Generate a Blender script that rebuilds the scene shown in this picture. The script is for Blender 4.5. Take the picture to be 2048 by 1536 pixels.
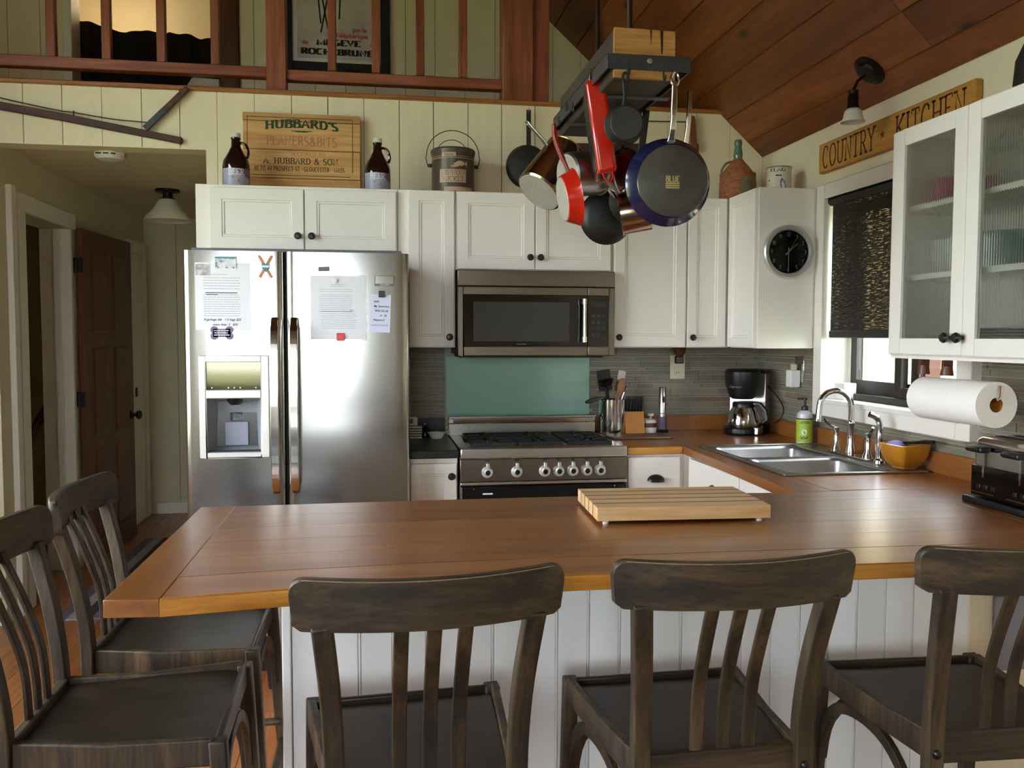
import bpy, bmesh, math, random
from mathutils import Matrix, Vector
for o in list(bpy.data.objects): bpy.data.objects.remove(o)
random.seed(7)
R = math.radians
scene = bpy.context.scene
COL = scene.collection

# ---------------------------------------------------------------- camera
def cam_matrix(yaw, pitch, roll, loc):
    f = Vector((math.sin(yaw)*math.cos(pitch), math.cos(yaw)*math.cos(pitch), -math.sin(pitch)))
    r = Vector((math.cos(yaw), -math.sin(yaw), 0)); u = r.cross(f)
    c, s = math.cos(roll), math.sin(roll)
    r2 = r*c + u*s; u2 = u*c - r*s
    m = Matrix.Identity(4)
    for i in range(3):
        m[i][0] = r2[i]; m[i][1] = u2[i]; m[i][2] = -f[i]; m[i][3] = loc[i]
    return m
cd = bpy.data.cameras.new('camera'); cam = bpy.data.objects.new('camera', cd); COL.objects.link(cam)
cd.sensor_width = 36; cd.lens = 1720.765/2048*36; cd.clip_start = .05
cam.matrix_world = cam_matrix(R(8.9107), R(3.1843), R(.1305), (0, 0, 1.42))
scene.camera = cam

# ---------------------------------------------------------------- world (even bright overcast sky) and exposure
w = bpy.data.worlds.new('world'); scene.world = w; w.use_nodes = True
bg = w.node_tree.nodes['Background']; bg.inputs[0].default_value = (.82, .915, 1.0, 1); bg.inputs[1].default_value = 11.0
vs = scene.view_settings
vs.view_transform = 'Standard'; vs.look = 'None'; vs.gamma = 1; vs.use_curve_mapping = False; vs.exposure = 0.62
scene.display_settings.display_device = 'sRGB'
cy = scene.cycles
cy.max_bounces = 10; cy.diffuse_bounces = 5; cy.glossy_bounces = 5; cy.transmission_bounces = 8; cy.transparent_max_bounces = 12
cy.sample_clamp_indirect = 6.0; cy.use_denoising = True

def portal(name, loc, rot, sx, sy):
    l = bpy.data.lights.new(name, 'AREA'); l.shape = 'RECTANGLE'; l.size = sx; l.size_y = sy
    l.cycles.is_portal = True
    o = bpy.data.objects.new(name, l); COL.objects.link(o); o.location = loc; o.rotation_euler = rot
# the daylight openings of the room: glazed wall behind the camera, gable, side window, kitchen window
portal('daylight_portal', (-1.15, -3.28, 1.55), (R(90), 0, R(180)), 1.9, 1.5)
portal('daylight_portal', (-2.5, 1.8, 2.8), (R(90), 0, R(90)), 2.6, .5)
portal('daylight_portal', (-2.5, 1.8, 1.5), (R(90), 0, R(90)), 2.6, 1.5)
portal('daylight_portal', (2.22, 3.25, 1.6), (R(90), 0, R(-90)), .95, .92)

# ---------------------------------------------------------------- materials
def lin(h):
    if isinstance(h, str):
        h = h.lstrip('#'); c = [int(h[i:i+2], 16)/255 for i in (0, 2, 4)]
        return tuple(x/12.92 if x <= .04045 else ((x+.055)/1.055)**2.4 for x in c) + (1,)
    return tuple(h)+(1,) if len(h) == 3 else h
class NT:
    def __init__(s, name):
        s.m = bpy.data.materials.new(name); s.m.use_nodes = True; s.t = s.m.node_tree
        s.b = s.t.nodes['Principled BSDF']; s.out = s.t.nodes['Material Output']
    def n(s, ty, **k):
        x = s.t.nodes.new('ShaderNode'+ty)
        for a, v in k.items(): setattr(x, a, v)
        return x
    def l(s, a, b): s.t.links.new(a, b)
    def set(s, **k):
        for a, v in k.items():
            s.b.inputs[a.replace('_', ' ')].default_value = v
        return s
    def coord(s, scale=(1, 1, 1), loc=(0, 0, 0), rnd=False, rot=(0, 0, 0)):
        tc = s.n('TexCoord'); mp = s.n('Mapping'); mp.inputs['Scale'].default_value = scale; mp.inputs['Location'].default_value = loc
        mp.inputs['Rotation'].default_value = rot
        if rnd:
            oi = s.n('ObjectInfo'); ad = s.n('VectorMath', operation='MULTIPLY_ADD')
            cb = s.n('CombineXYZ')
            for i in range(3): s.l(oi.outputs['Random'], cb.inputs[i])
            s.l(cb.outputs[0], ad.inputs[0]); ad.inputs[1].default_value = (17.3, 31.7, 23.1); s.l(tc.outputs['Object'], ad.inputs[2])
            s.l(ad.outputs[0], mp.inputs[0])
        else: s.l(tc.outputs['Object'], mp.inputs[0])
        return mp.outputs[0]
    def noise(s, vec, scale=5, detail=4, rough=.6, dist=0):
        x = s.n('TexNoise'); x.inputs['Scale'].default_value = scale; x.inputs['Detail'].default_value = detail
        x.inputs['Roughness'].default_value = rough; x.inputs['Distortion'].default_value = dist
        s.l(vec, x.inputs['Vector']); return x.outputs['Fac']
    def ramp(s, fac, stops):
        x = s.n('ValToRGB'); e = x.color_ramp.elements
        while len(e) < len(stops): e.new(.5)
        for i, (p, c) in enumerate(stops): e[i].position = p; e[i].color = lin(c)
        s.l(fac, x.inputs[0]); return x.outputs[0]
    def mix(s, fac, a, b, mode='MIX'):
        x = s.n('Mix', data_type='RGBA', blend_type=mode)
        for i, v in ((0, fac), (6, a), (7, b)):
            if hasattr(v, 'links') or hasattr(v, 'is_output'): s.l(v, x.inputs[i])
            else: x.inputs[i].default_value = v if i == 0 else lin(v)
        return x.outputs[2]
    def bump(s, fac, st=.2, d=.002):
        x = s.n('Bump'); x.inputs['Strength'].default_value = st; x.inputs['Distance'].default_value = d
        s.l(fac, x.inputs['Height']); s.l(x.outputs[0], s.b.inputs['Normal'])
M = {}
def plain(name, c, rough=.5, metal=0, spec=.5, coat=0, var=0, vs=6, bump=0):
    k = NT(name); k.set(Base_Color=lin(c), Roughness=rough, Metallic=metal, Specular_IOR_Level=spec, Coat_Weight=coat)
    if var:
        f = k.noise(k.coord(rnd=True), vs, 5); cc = lin(c)
        lo = tuple(x*(1-var) for x in cc[:3]); hi = tuple(min(1, x*(1+var)) for x in cc[:3])
        k.l(k.ramp(f, [(.3, lo), (.7, hi)]), k.b.inputs['Base Color'])
        if bump: k.bump(f, bump, .001)
    M[name] = k.m; return k.m
def wood(name, stops, axis=0, rough=.35, stretch=14, sc=1.6, coat=0, rndv=.25, bump=.12, knots=None, grainc=.5, kflat=2):
    """long grain along axis; stops = colours dark..light; per-object tint variation"""
    k = NT(name); k.set(Roughness=rough, Coat_Weight=coat, Coat_Roughness=.22)
    s = [stretch]*3; s[axis] = 1.0
    v = k.coord(tuple(s), rnd=True)
    f1 = k.noise(v, sc, 6, .62, .6)
    s2 = [stretch*5]*3; s2[axis] = 2.5
    f2 = k.noise(k.coord(tuple(s2), rnd=True), sc*1.3, 3, .6)
    c = k.ramp(f1, [(.28+.44*i/(len(stops)-1), x) for i, x in enumerate(stops)])
    c = k.mix(k.ramp(f2, [(.35, (0, 0, 0)), (.62, (1, 1, 1))]), k.mix(grainc, c, stops[0]), c)
    if knots:
        vo = k.n('TexVoronoi'); sk = [4.2]*3; sk[axis] = 1.4; sk[kflat] = 0
        k.l(k.coord(tuple(sk), rnd=True), vo.inputs['Vector']); vo.inputs['Scale'].default_value = 1.25
        kf = k.ramp(vo.outputs['Distance'], [(.04, (1, 1, 1)), (.11, (0, 0, 0))])
        c = k.mix(kf, c, knots)
    if rndv:
        oi = k.n('ObjectInfo'); hs = k.n('HueSaturation'); mr = k.n('MapRange')
        mr.inputs[3].default_value = 1-rndv; mr.inputs[4].default_value = 1+rndv
        k.l(oi.outputs['Random'], mr.inputs[0]); k.l(mr.outputs[0], hs.inputs['Value']); k.l(c, hs.inputs['Color']); c = hs.outputs[0]
    k.l(c, k.b.inputs['Base Color'])
    if bump: k.bump(f2, bump, .001)
    M[name] = k.m; return k.m
def metal(name, c, rough=.25, brush=None, var=0, st=.08):
    k = NT(name); k.set(Base_Color=lin(c), Metallic=1.0, Roughness=rough)
    if brush:
        f = k.noise(k.coord(brush), 60, 2, .5); k.bump(f, st, .0006)
    if var:
        f = k.noise(k.coord(), 14, 5); cc = lin(c)
        k.l(k.ramp(f, [(.3, tuple(x*(1-var) for x in cc[:3])), (.7, cc[:3])]), k.b.inputs['Base Color'])
    M[name] = k.m; return k.m
def thin_glass(name, tint=(1, 1, 1), f=.12, rough=0.0):
    k = NT(name); tr = k.n('BsdfTransparent'); gl = k.n('BsdfGlossy'); mx = k.n('MixShader'); lw = k.n('LayerWeight'); pw = k.n('Math', operation='POWER'); ml = k.n('Math', operation='MULTIPLY_ADD')
    tr.inputs[0].default_value = lin(tint); gl.inputs['Roughness'].default_value = rough
    k.l(lw.outputs['Facing'], pw.inputs[0]); pw.inputs[1].default_value = 4; k.l(pw.outputs[0], ml.inputs[0]); ml.inputs[1].default_value = .5; ml.inputs[2].default_value = .03
    k.l(ml.outputs[0], mx.inputs[0]); k.l(tr.outputs[0], mx.inputs[1]); k.l(gl.outputs[0], mx.inputs[2]); k.l(mx.outputs[0], k.out.inputs[0])
    M[name] = k.m; return k.m

plain('cream_paint', '#efe1bf', .6, var=.04, vs=3)
plain('cream_wall', '#e6d8b8', .7, var=.03, vs=2)
plain('hall_paint', '#cfc6a4', .7, var=.04)
plain('hall_ceiling', '#cfc4a4', .8)
plain('gap_dark', '#4a4434', .9)
plain('white_trim', '#e9e4d8', .45)
plain('cab_white', '#eee7dc', .42, spec=.4)
plain('cab_inner', '#d8d2c4', .5)
plain('bead_white', '#f6f6f5', .45)
plain('black_knob', '#17130f', .35)
plain('black_plastic', '#0c0c0d', .35)
plain('black_gloss', '#060607', .08)
plain('black_rubber', '#101010', .7)
plain('cast_iron', '#1b1a19', .55, var=.3, vs=20, bump=.3)
plain('cast_iron_base', '#3a3835', .5, var=.3, vs=16, bump=.2)
plain('dark_iron', '#33312f', .5, metal=.4, var=.3, vs=12, bump=.2)
plain('grey_iron', '#47484e', .45, metal=.5, var=.3, vs=10)
plain('black_stone', '#1e2022', .3, var=.25, vs=20)
plain('white_plastic', '#e8e6e0', .4)
plain('white_paper', '#eeecf2', .8)
plain('blue_paper', '#d7daf0', .8)
plain('towel_paper', '#f2ece4', .9, var=.02, vs=60, bump=.4)
plain('ink', '#15130f', .8)
plain('ink_soft', '#8f8c90', .8)
plain('red_enamel', '#c4210f', .18, coat=.6)
plain('dark_red', '#8e1712', .3, coat=.3)
plain('navy_enamel', '#11163c', .22, coat=.6)
plain('pan_base', '#4b4840', .5, metal=.3, var=.25, vs=18)
plain('pan_base_grey', '#b9b2a6', .4, metal=.3, var=.12, vs=25)
plain('nonstick', '#131212', .45)
plain('gold_print', '#b9a26a', .5)
plain('grout', '#b0aa98', .9, var=.1)
plain('green_glass_back', '#8fb3a2', .6)
plain('amber_ceramic', '#b87a1c', .25, coat=.4, var=.12, vs=18)
plain('purple_fabric', '#8d7fc0', .7)
plain('white_ceramic', '#d9d6cc', .25, coat=.4)
plain('bead_line', '#b9b7b4', .8)
plain('blind_bar', '#1b1512', .5)
plain('window_dark', '#241a13', .4)
plain('bronze', '#241d18', .35, metal=.7)
plain('frosted', '#d9d3c0', .55)
plain('beige_cloth', '#b59a68', .9, var=.08)
plain('dark_cloth', '#140d0c', .95)
plain('worn_highlight_wood', '#8c7c5e', .8, var=.3, vs=60)
plain('weathered', '#8c7d70', .8, var=.25, vs=10)
plain('poster_black', '#191b20', .4)
plain('poster_red', '#d25a50', .7)
plain('poster_dark', '#2a2b33', .7)
plain('orange_ski', '#c67f52', .5)
plain('teal', '#4f8d96', .5)
plain('purple_grey', '#7a6f8c', .6)
plain('magnet_red', '#d1302c', .35)
plain('grey_tag', '#6c6c70', .5)
plain('sign_brown', '#4a2413', .6)
plain('hub_green', '#2e4a25', .7)
plain('hub_faint', '#b47f57', .8)
plain('hub_ink', '#3c3a1c', .7)
plain('jug_glass', '#22100c', .08, coat=.5)
plain('jug_cap', '#dcd8d0', .5)
plain('bucket_olive', '#4a3d33', .4, coat=.3, var=.12, vs=8)
plain('bucket_tan', '#c7a68a', .6)
plain('clock_rim', '#cfccc6', .32, metal=.55)
plain('tin_lid', '#a9a49a', .3, metal=.7)
plain('soap_body', '#c9c6cc', .3, coat=.3)
plain('soap_label', '#a5bd3c', .5)
plain('outlet_cream', '#d9cdae', .4)
plain('knife_wood', '#b8772c', .4, var=.12, vs=12)
plain('purple_tint', '#5b4d6a', .2, coat=.5)
plain('lcd', '#6d7468', .3)
plain('carpet_dark', '#4a4c55', .95, var=.2, vs=40)
plain('rug_a', '#6d6570', .95, var=.2, vs=30)
plain('rug_b', '#3d363c', .95, var=.2, vs=30)
plain('rug_c', '#a39a98', .95, var=.2, vs=30)
plain('rug_d', '#6c7280', .95, var=.2, vs=30)
plain('mirror_panel', '#5b5444', .06, metal=.85)
plain('dispenser_grey', '#8b9094', .35)
plain('fridge_plastic', '#d5d2cc', .3, metal=.2)
plain('paddle_grey', '#8d8fa0', .3)
plain('grey_plate', '#8a8690', .5)
plain('brass', '#b99a4e', .3, metal=1)
plain('wick_brown', '#a2653d', .7, var=.45, vs=60, bump=.5)
plain('wick_grey', '#7d7058', .7, var=.25, vs=30)
plain('bottle_green', '#5f8064', .12, coat=.5)
plain('tin_cream', '#cfc6ae', .45)
plain('bird_blue', '#5c7f92', .6)
plain('bird_white', '#d8d0cc', .6)
plain('siding', '#cbb68e', .8)
plain('grass', '#7d8a52', .95, var=.4, vs=3)
plain('plate_white', '#dcdad2', .2, coat=.3)
plain('bowl_green', '#7fa095', .25, coat=.3)
plain('pink_box', '#b4566c', .6)
metal('steel', '#c3bfb8', .28, brush=(1, 1, 40), st=.05)
metal('steel_dark', '#82786d', .3, brush=(1, 1, 40), st=.05)
metal('steel_polish', '#c9c4bc', .12)
metal('chrome', '#d6d3ce', .1)
metal('copper_steel', '#b9a08c', .16)
metal('sink_steel', '#a7a5a2', .32)
metal('fridge_steel', '#aaa7a3', .17, brush=(.04, .04, 30), st=.02)
metal('gun_metal', '#4d4b4a', .3)
metal('nickel', '#cdbf9f', .25)
metal('rust_rod', '#4b4038', .45, var=.4)
wood('counter_wood', ['#74421c', '#8c5426', '#9a602d', '#a66c33'], 0, .32, 10, 1.2, coat=.3, rndv=.07, bump=.0, grainc=.22)
wood('counter_wood_y', ['#74421c', '#8c5426', '#9a602d', '#a66c33'], 1, .32, 10, 1.2, coat=.3, rndv=.07, bump=.0, grainc=.22)
wood('counter_edge', ['#a76a24', '#c98a38', '#d99c48'], 0, .28, 12, 2, coat=.4, rndv=.05)
wood('cherry', ['#6e3622', '#96533a', '#b06a4c'], 2, .45, 10, 1.5, rndv=.12, bump=.1)
wood('cherry_x', ['#6e3622', '#96533a', '#b06a4c'], 0, .45, 10, 1.5, rndv=.08, bump=.1)
wood('trim_wood', ['#7d4a1e', '#a8692e', '#bb7c3c'], 0, .4, 12, 1.5, rndv=0)
wood('ceiling_wood', ['#612f12', '#7e431b', '#945424'], 1, .5, 9, .9, rndv=.22, bump=.08, knots='#2a1208')
wood('floor_wood', ['#7a4219', '#a4622b', '#b87738'], 1, .3, 10, 1.2, coat=.25, rndv=.22, bump=.06, knots='#3a1a08')
wood('stool_wood', ['#1b140c', '#33271a', '#4d3b25', '#665034'], 0, .5, 7, 3.2, rndv=.06, bump=.2)
wood('stool_wood_z', ['#1b140c', '#33271a', '#4f3d26', '#685236'], 2, .5, 7, 3.2, rndv=.1, bump=.2)
wood('seat_wood', ['#1d130b', '#2b1f13', '#38291a'], 1, .42, 6, 3, rndv=.04, bump=.12)
wood('beam_wood', ['#5b3a1e', '#6f4a28', '#8a6038'], 1, .7, 8, 2, rndv=0, bump=.3)
wood('beam_end', ['#8f5f2c', '#c08a4c', '#cf9d5e'], 0, .75, 5, 4, rndv=0, bump=.3)
wood('beam_dark', ['#2e261e', '#42382c', '#544836'], 1, .75, 8, 2, rndv=0, bump=.3)
wood('door_brown', ['#4a2416', '#5f3320', '#724028'], 2, .4, 9, 1.4, rndv=0)
wood('crate_wood', ['#b67f46', '#dba86a', '#e6b87b'], 0, .7, 9, 1.3, rndv=.1, bump=.2, knots='#4a2812', kflat=1)
wood('sign_wood', ['#9a6a22', '#bd8636', '#c99545'], 1, .6, 9, 1.3, rndv=0, bump=.1)
wood('maple', ['#cf9f66', '#e6bf8a', '#f0cd9b'], 0, .4, 9, 1.8, rndv=.06)
wood('walnut', ['#4a2412', '#5f3319', '#6f4022'], 0, .4, 9, 1.8, rndv=.06)
wood('brown_board', ['#5f4532', '#76573f', '#876750'], 0, .5, 9, 2, rndv=0)
wood('tool_wood', ['#3a2018', '#55332a', '#6b463a'], 0, .6, 9, 2, rndv=.1)
wood('spoon_wood', ['#7a5232', '#a0744a', '#b58a5c'], 2, .5, 9, 2, rndv=.2)
thin_glass('window_glass', (1, 1, 1))
thin_glass('clock_glass', (1, 1, 1))
# fluted glass: real refraction on modelled flutes
k = NT('fluted_glass'); k.set(Base_Color=(.93, .97, .96, 1), Roughness=.02, Transmission_Weight=1.0, IOR=1.45); M['fluted_glass'] = k.m
k = NT('clear_glass'); k.set(Base_Color=(.95, .97, .97, 1), Roughness=.0, Transmission_Weight=1.0, IOR=1.3); M['clear_glass'] = k.m
# slate strip tiles: colour picked per tile
k = NT('slate'); oi = k.n('ObjectInfo')
c = k.ramp(oi.outputs['Random'], [(0, '#5f5d50'), (.2, '#817b69'), (.38, '#968b73'), (.55, '#6f6c60'), (.7, '#7f7b6c'), (.92, '#8a7860'), (1.0, '#7a4f38')])
f = k.noise(k.coord((1, 1, 1), rnd=True), 3, 6)
c = k.mix(.38, c, k.ramp(f, [(.3, '#4a473d'), (.55, '#827b6a'), (.75, '#9d937b')])); k.l(c, k.b.inputs['Base Color'])
k.set(Roughness=.55); k.bump(f, .3, .002); M['slate'] = k.m
# woven roller blind: dark yarn with small gaps that let daylight through
k = NT('blind_weave'); k.set(Base_Color=lin('#2b241d'), Roughness=.9)
f = k.noise(k.coord((1, 4, 36)), 6, 3, .7); tr = k.n('BsdfTransparent'); mx = k.n('MixShader'); tr.inputs[0].default_value = (1, .93, .75, 1)
rr = k.ramp(f, [(.50, (.015, .015, .015)), (.64, (.32, .32, .32))]); k.l(rr, mx.inputs[0])
k.l(k.b.outputs[0], mx.inputs[1]); k.l(tr.outputs[0], mx.inputs[2]); k.l(mx.outputs[0], k.out.inputs[0]); M['blind_weave'] = k.m
# beer label: purple sky over a pale slope (printed paper)
k = NT('beer_label'); sx = k.n('SeparateXYZ'); k.l(k.coord(), sx.inputs[0])
ma = k.n('Math', operation='MULTIPLY_ADD'); k.l(sx.outputs[0], ma.inputs[0]); ma.inputs[1].default_value = .75; k.l(sx.outputs[2], ma.inputs[2])
k.l(k.ramp(ma.outputs[0], [(.0, '#9a9bb0'), (.085, '#a7a8bc'), (.088, '#80587c'), (.12, '#8d6285')]), k.b.inputs['Base Color']); k.set(Roughness=.4); M['beer_label'] = k.m
# poster print: soft grey-pink sky and snow slope
k = NT('poster_print'); f = k.noise(k.coord((1, 1, 2.2)), 3, 3)
k.l(k.ramp(f, [(.3, '#c9bfc6'), (.5, '#dfd2cd'), (.7, '#e6e0e0')]), k.b.inputs['Base Color']); k.set(Roughness=.25); M['poster_print'] = k.m
# ---------------------------------------------------------------- geometry helpers
def mesh_from(verts, faces, name='mesh', smooth=False, ang=35):
    me = bpy.data.meshes.new(name); me.from_pydata([tuple(v) for v in verts], [], faces); me.update()
    bm = bmesh.new(); bm.from_mesh(me); bmesh.ops.recalc_face_normals(bm, faces=bm.faces); bm.to_mesh(me); bm.free()
    if smooth:
        for p in me.polygons: p.use_smooth = True
        me.set_sharp_from_angle(angle=R(ang))
    return me
class MB:
    """collects geometry of ONE part"""
    def __init__(s): s.v = []; s.f = []
    def add(s, verts, faces):
        o = len(s.v); s.v += [tuple(v) for v in verts]; s.f += [tuple(i+o for i in f) for f in faces]; return s
    def box(s, x0, x1, y0, y1, z0, z1, m=None):
        v = [(x, y, z) for z in (z0, z1) for y in (y0, y1) for x in (x0, x1)]
        if m is not None: v = [m @ Vector(p) for p in v]
        return s.add(v, [(0, 2, 3, 1), (4, 5, 7, 6), (0, 1, 5, 4), (2, 6, 7, 3), (0, 4, 6, 2), (1, 3, 7, 5)])
    def rod(s, a, b, r0, r1=None, n=10, cap=True):
        a, b = Vector(a), Vector(b); r1 = r0 if r1 is None else r1
        d = (b-a).normalized(); t = Vector((0, 0, 1)) if abs(d.z) < .9 else Vector((1, 0, 0))
        x = d.cross(t).normalized(); y = d.cross(x); v = []
        for c, r in ((a, r0), (b, r1)):
            v += [c + x*r*math.cos(6.28319*i/n) + y*r*math.sin(6.28319*i/n) for i in range(n)]
        f = [(i, (i+1) % n, n+(i+1) % n, n+i) for i in range(n)]
        if cap: f += [tuple(range(n-1, -1, -1)), tuple(range(n, 2*n))]
        return s.add(v, f)
    def tube(s, pts, r, n=8, closed=False):
        pts = [Vector(p) for p in pts]; N = len(pts); rr = r if isinstance(r, (list, tuple)) else [r]*N
        up = None; v = []
        for i, p in enumerate(pts):
            a = pts[(i-1) % N] if (closed or i > 0) else p; b = pts[(i+1) % N] if (closed or i < N-1) else p
            d = (b-a).normalized()
            if up is None: up = Vector((0, 0, 1)) if abs(d.z) < .9 else Vector((1, 0, 0))
            x = d.cross(up).normalized(); up = x.cross(d).normalized()
            v += [p + x*rr[i]*math.cos(6.28319*j/n) + up*rr[i]*math.sin(6.28319*j/n) for j in range(n)]
        f = []
        for i in range(N if closed else N-1):
            k = (i+1) % N
            f += [(i*n+j, i*n+(j+1) % n, k*n+(j+1) % n, k*n+j) for j in range(n)]
        if not closed: f += [tuple(range(n-1, -1, -1)), tuple(range((N-1)*n, N*n))]
        return s.add(v, f)
    def bar(s, pts, wx, wy, side=(1, 0, 0)):
        """rectangular section swept along pts; wx along side vector, wy along the other normal (numbers or lists)"""
        pts = [Vector(p) for p in pts]; N = len(pts); side = Vector(side); v = []
        WX = wx if isinstance(wx, (list, tuple)) else [wx]*N; WY = wy if isinstance(wy, (list, tuple)) else [wy]*N
        for i, p in enumerate(pts):
            d = (pts[min(i+1, N-1)]-pts[max(i-1, 0)]).normalized()
            y = d.cross(side).normalized(); x = y.cross(d).normalized()
            v += [p + x*WX[i]*a/2 + y*WY[i]*b/2 for a, b in ((-1, -1), (1, -1), (1, 1), (-1, 1))]
        f = [(i*4+j, i*4+(j+1) % 4, i*4+4+(j+1) % 4, i*4+4+j) for i in range(N-1) for j in range(4)]
        f += [(3, 2, 1, 0), tuple(range((N-1)*4, N*4))]
        return s.add(v, f)
    def lathe(s, prof, n=24, c=(0, 0, 0), sx=1, sy=1):
        """prof list of (r, z); closed to the axis where r = 0"""
        v = []; idx = []
        for r, z in prof:
            if r < 1e-6: idx.append([len(v)]*n); v.append((c[0], c[1], c[2]+z))
            else:
                idx.append(list(range(len(v), len(v)+n)))
                v += [(c[0]+r*sx*math.cos(6.28319*i/n), c[1]+r*sy*math.sin(6.28319*i/n), c[2]+z) for i in range(n)]
        f = []
        for a, b in zip(idx, idx[1:]):
            for i in range(n):
                q = [a[i], a[(i+1) % n], b[(i+1) % n], b[i]]; u = []
                for t in q:
                    if t not in u: u.append(t)
                if len(u) > 2: f.append(tuple(u))
        return s.add(v, f)
    def prism(s, poly, d0, d1, plane='xz'):
        """poly in plane, extruded along the third axis from d0 to d1"""
        def P(a, b, d): return {'xz': (a, d, b), 'xy': (a, b, d), 'yz': (d, a, b)}[plane]
        n = len(poly); v = [P(a, b, d0) for a, b in poly] + [P(a, b, d1) for a, b in poly]
        f = [tuple(range(n)), tuple(range(2*n-1, n-1, -1))] + [(i, (i+1) % n, n+(i+1) % n, n+i) for i in range(n)]
        return s.add(v, f)
    def build(s, name, mat, parent=None, smooth=False, loc=None, ang=35, bevel=0, seg=2, mw=None):
        me = mesh_from(s.v, s.f, name, smooth, ang); return put(name, me, mat, parent, loc, bevel, seg, smooth or bevel > 0)
def put(name, me, mat, parent=None, loc=None, bevel=0, seg=2, sm=False):
    if bevel:
        bm = bmesh.new(); bm.from_mesh(me); bmesh.ops.remove_doubles(bm, verts=bm.verts, dist=1e-5)
        ed = [e for e in bm.edges if len(e.link_faces) == 2 and e.calc_face_angle(0) > R(30)]
        for q in bm.faces: q.smooth = False
        nf = bmesh.ops.bevel(bm, geom=ed, offset=bevel, segments=seg, profile=.5, affect='EDGES', clamp_overlap=True)['faces']
        for q in nf: q.smooth = True
        bm.to_mesh(me); bm.free()
    o = bpy.data.objects.new(name, me); COL.objects.link(o)
    if mat:
        me.materials.clear(); me.materials.append(M[mat] if isinstance(mat, str) else mat)
    if parent is not None: o.parent = parent
    if loc is not None: o.location = loc
    return o
def box(name, mat, parent, x0, x1, y0, y1, z0, z1, bevel=0, seg=2):
    return MB().box(x0, x1, y0, y1, z0, z1).build(name, mat, parent, bevel=bevel, seg=seg)
UNIT = {}
def piece(name, mat, parent, x0, x1, y0, y1, z0, z1):
    """cheap unit-cube piece: mesh data shared per material"""
    if mat not in UNIT:
        UNIT[mat] = mesh_from(*[(lambda b: (b.v, b.f))(MB().box(-.5, .5, -.5, .5, -.5, .5))][0], name='piece_'+mat); UNIT[mat].materials.append(M[mat])
    o = bpy.data.objects.new(name, UNIT[mat]); COL.objects.link(o)
    o.location = ((x0+x1)/2, (y0+y1)/2, (z0+z1)/2); o.scale = (x1-x0, y1-y0, z1-z0)
    if parent is not None: o.parent = parent
    return o
def tag(o, label, cat, group=None):
    o['label'] = label; o['category'] = cat
    if group: o['group'] = group
    return o
def thing(name, label, cat, loc=(0, 0, 0), rz=0, group=None, mw=None):
    o = bpy.data.objects.new(name, None); COL.objects.link(o); o.empty_display_size = .05
    if mw is not None: o.matrix_world = mw
    else: o.location = loc; o.rotation_euler = (0, 0, rz)
    return tag(o, label, cat, group)
def struct(o, label=None):
    o['kind'] = 'structure'
    if label: o['label'] = label
    return o
def frame_mw(origin, zaxis, xhint):
    z = Vector(zaxis).normalized(); x = Vector(xhint); x = (x - z*x.dot(z)).normalized(); y = z.cross(x)
    m = Matrix.Identity(4)
    for i in range(3): m[i][0] = x[i]; m[i][1] = y[i]; m[i][2] = z[i]; m[i][3] = origin[i]
    return m
def arc(cx, cy, rx, ry, a0, a1, n=12):
    return [(cx+rx*math.cos(R(a0+(a1-a0)*i/n)), cy+ry*math.sin(R(a0+(a1-a0)*i/n))) for i in range(n+1)]
def spline(pts, n=6):
    """Catmull-Rom through 3-D points"""
    P = [Vector(p) for p in pts]; out = []
    for i in range(len(P)-1):
        a = P[max(i-1, 0)]; b = P[i]; c = P[i+1]; d = P[min(i+2, len(P)-1)]
        for j in range(n):
            t = j/n; out.append(.5*((2*b)+(c-a)*t+(2*a-5*b+4*c-d)*t*t+(3*b-a-3*c+d)*t**3))
    out.append(P[-1]); return out

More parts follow.
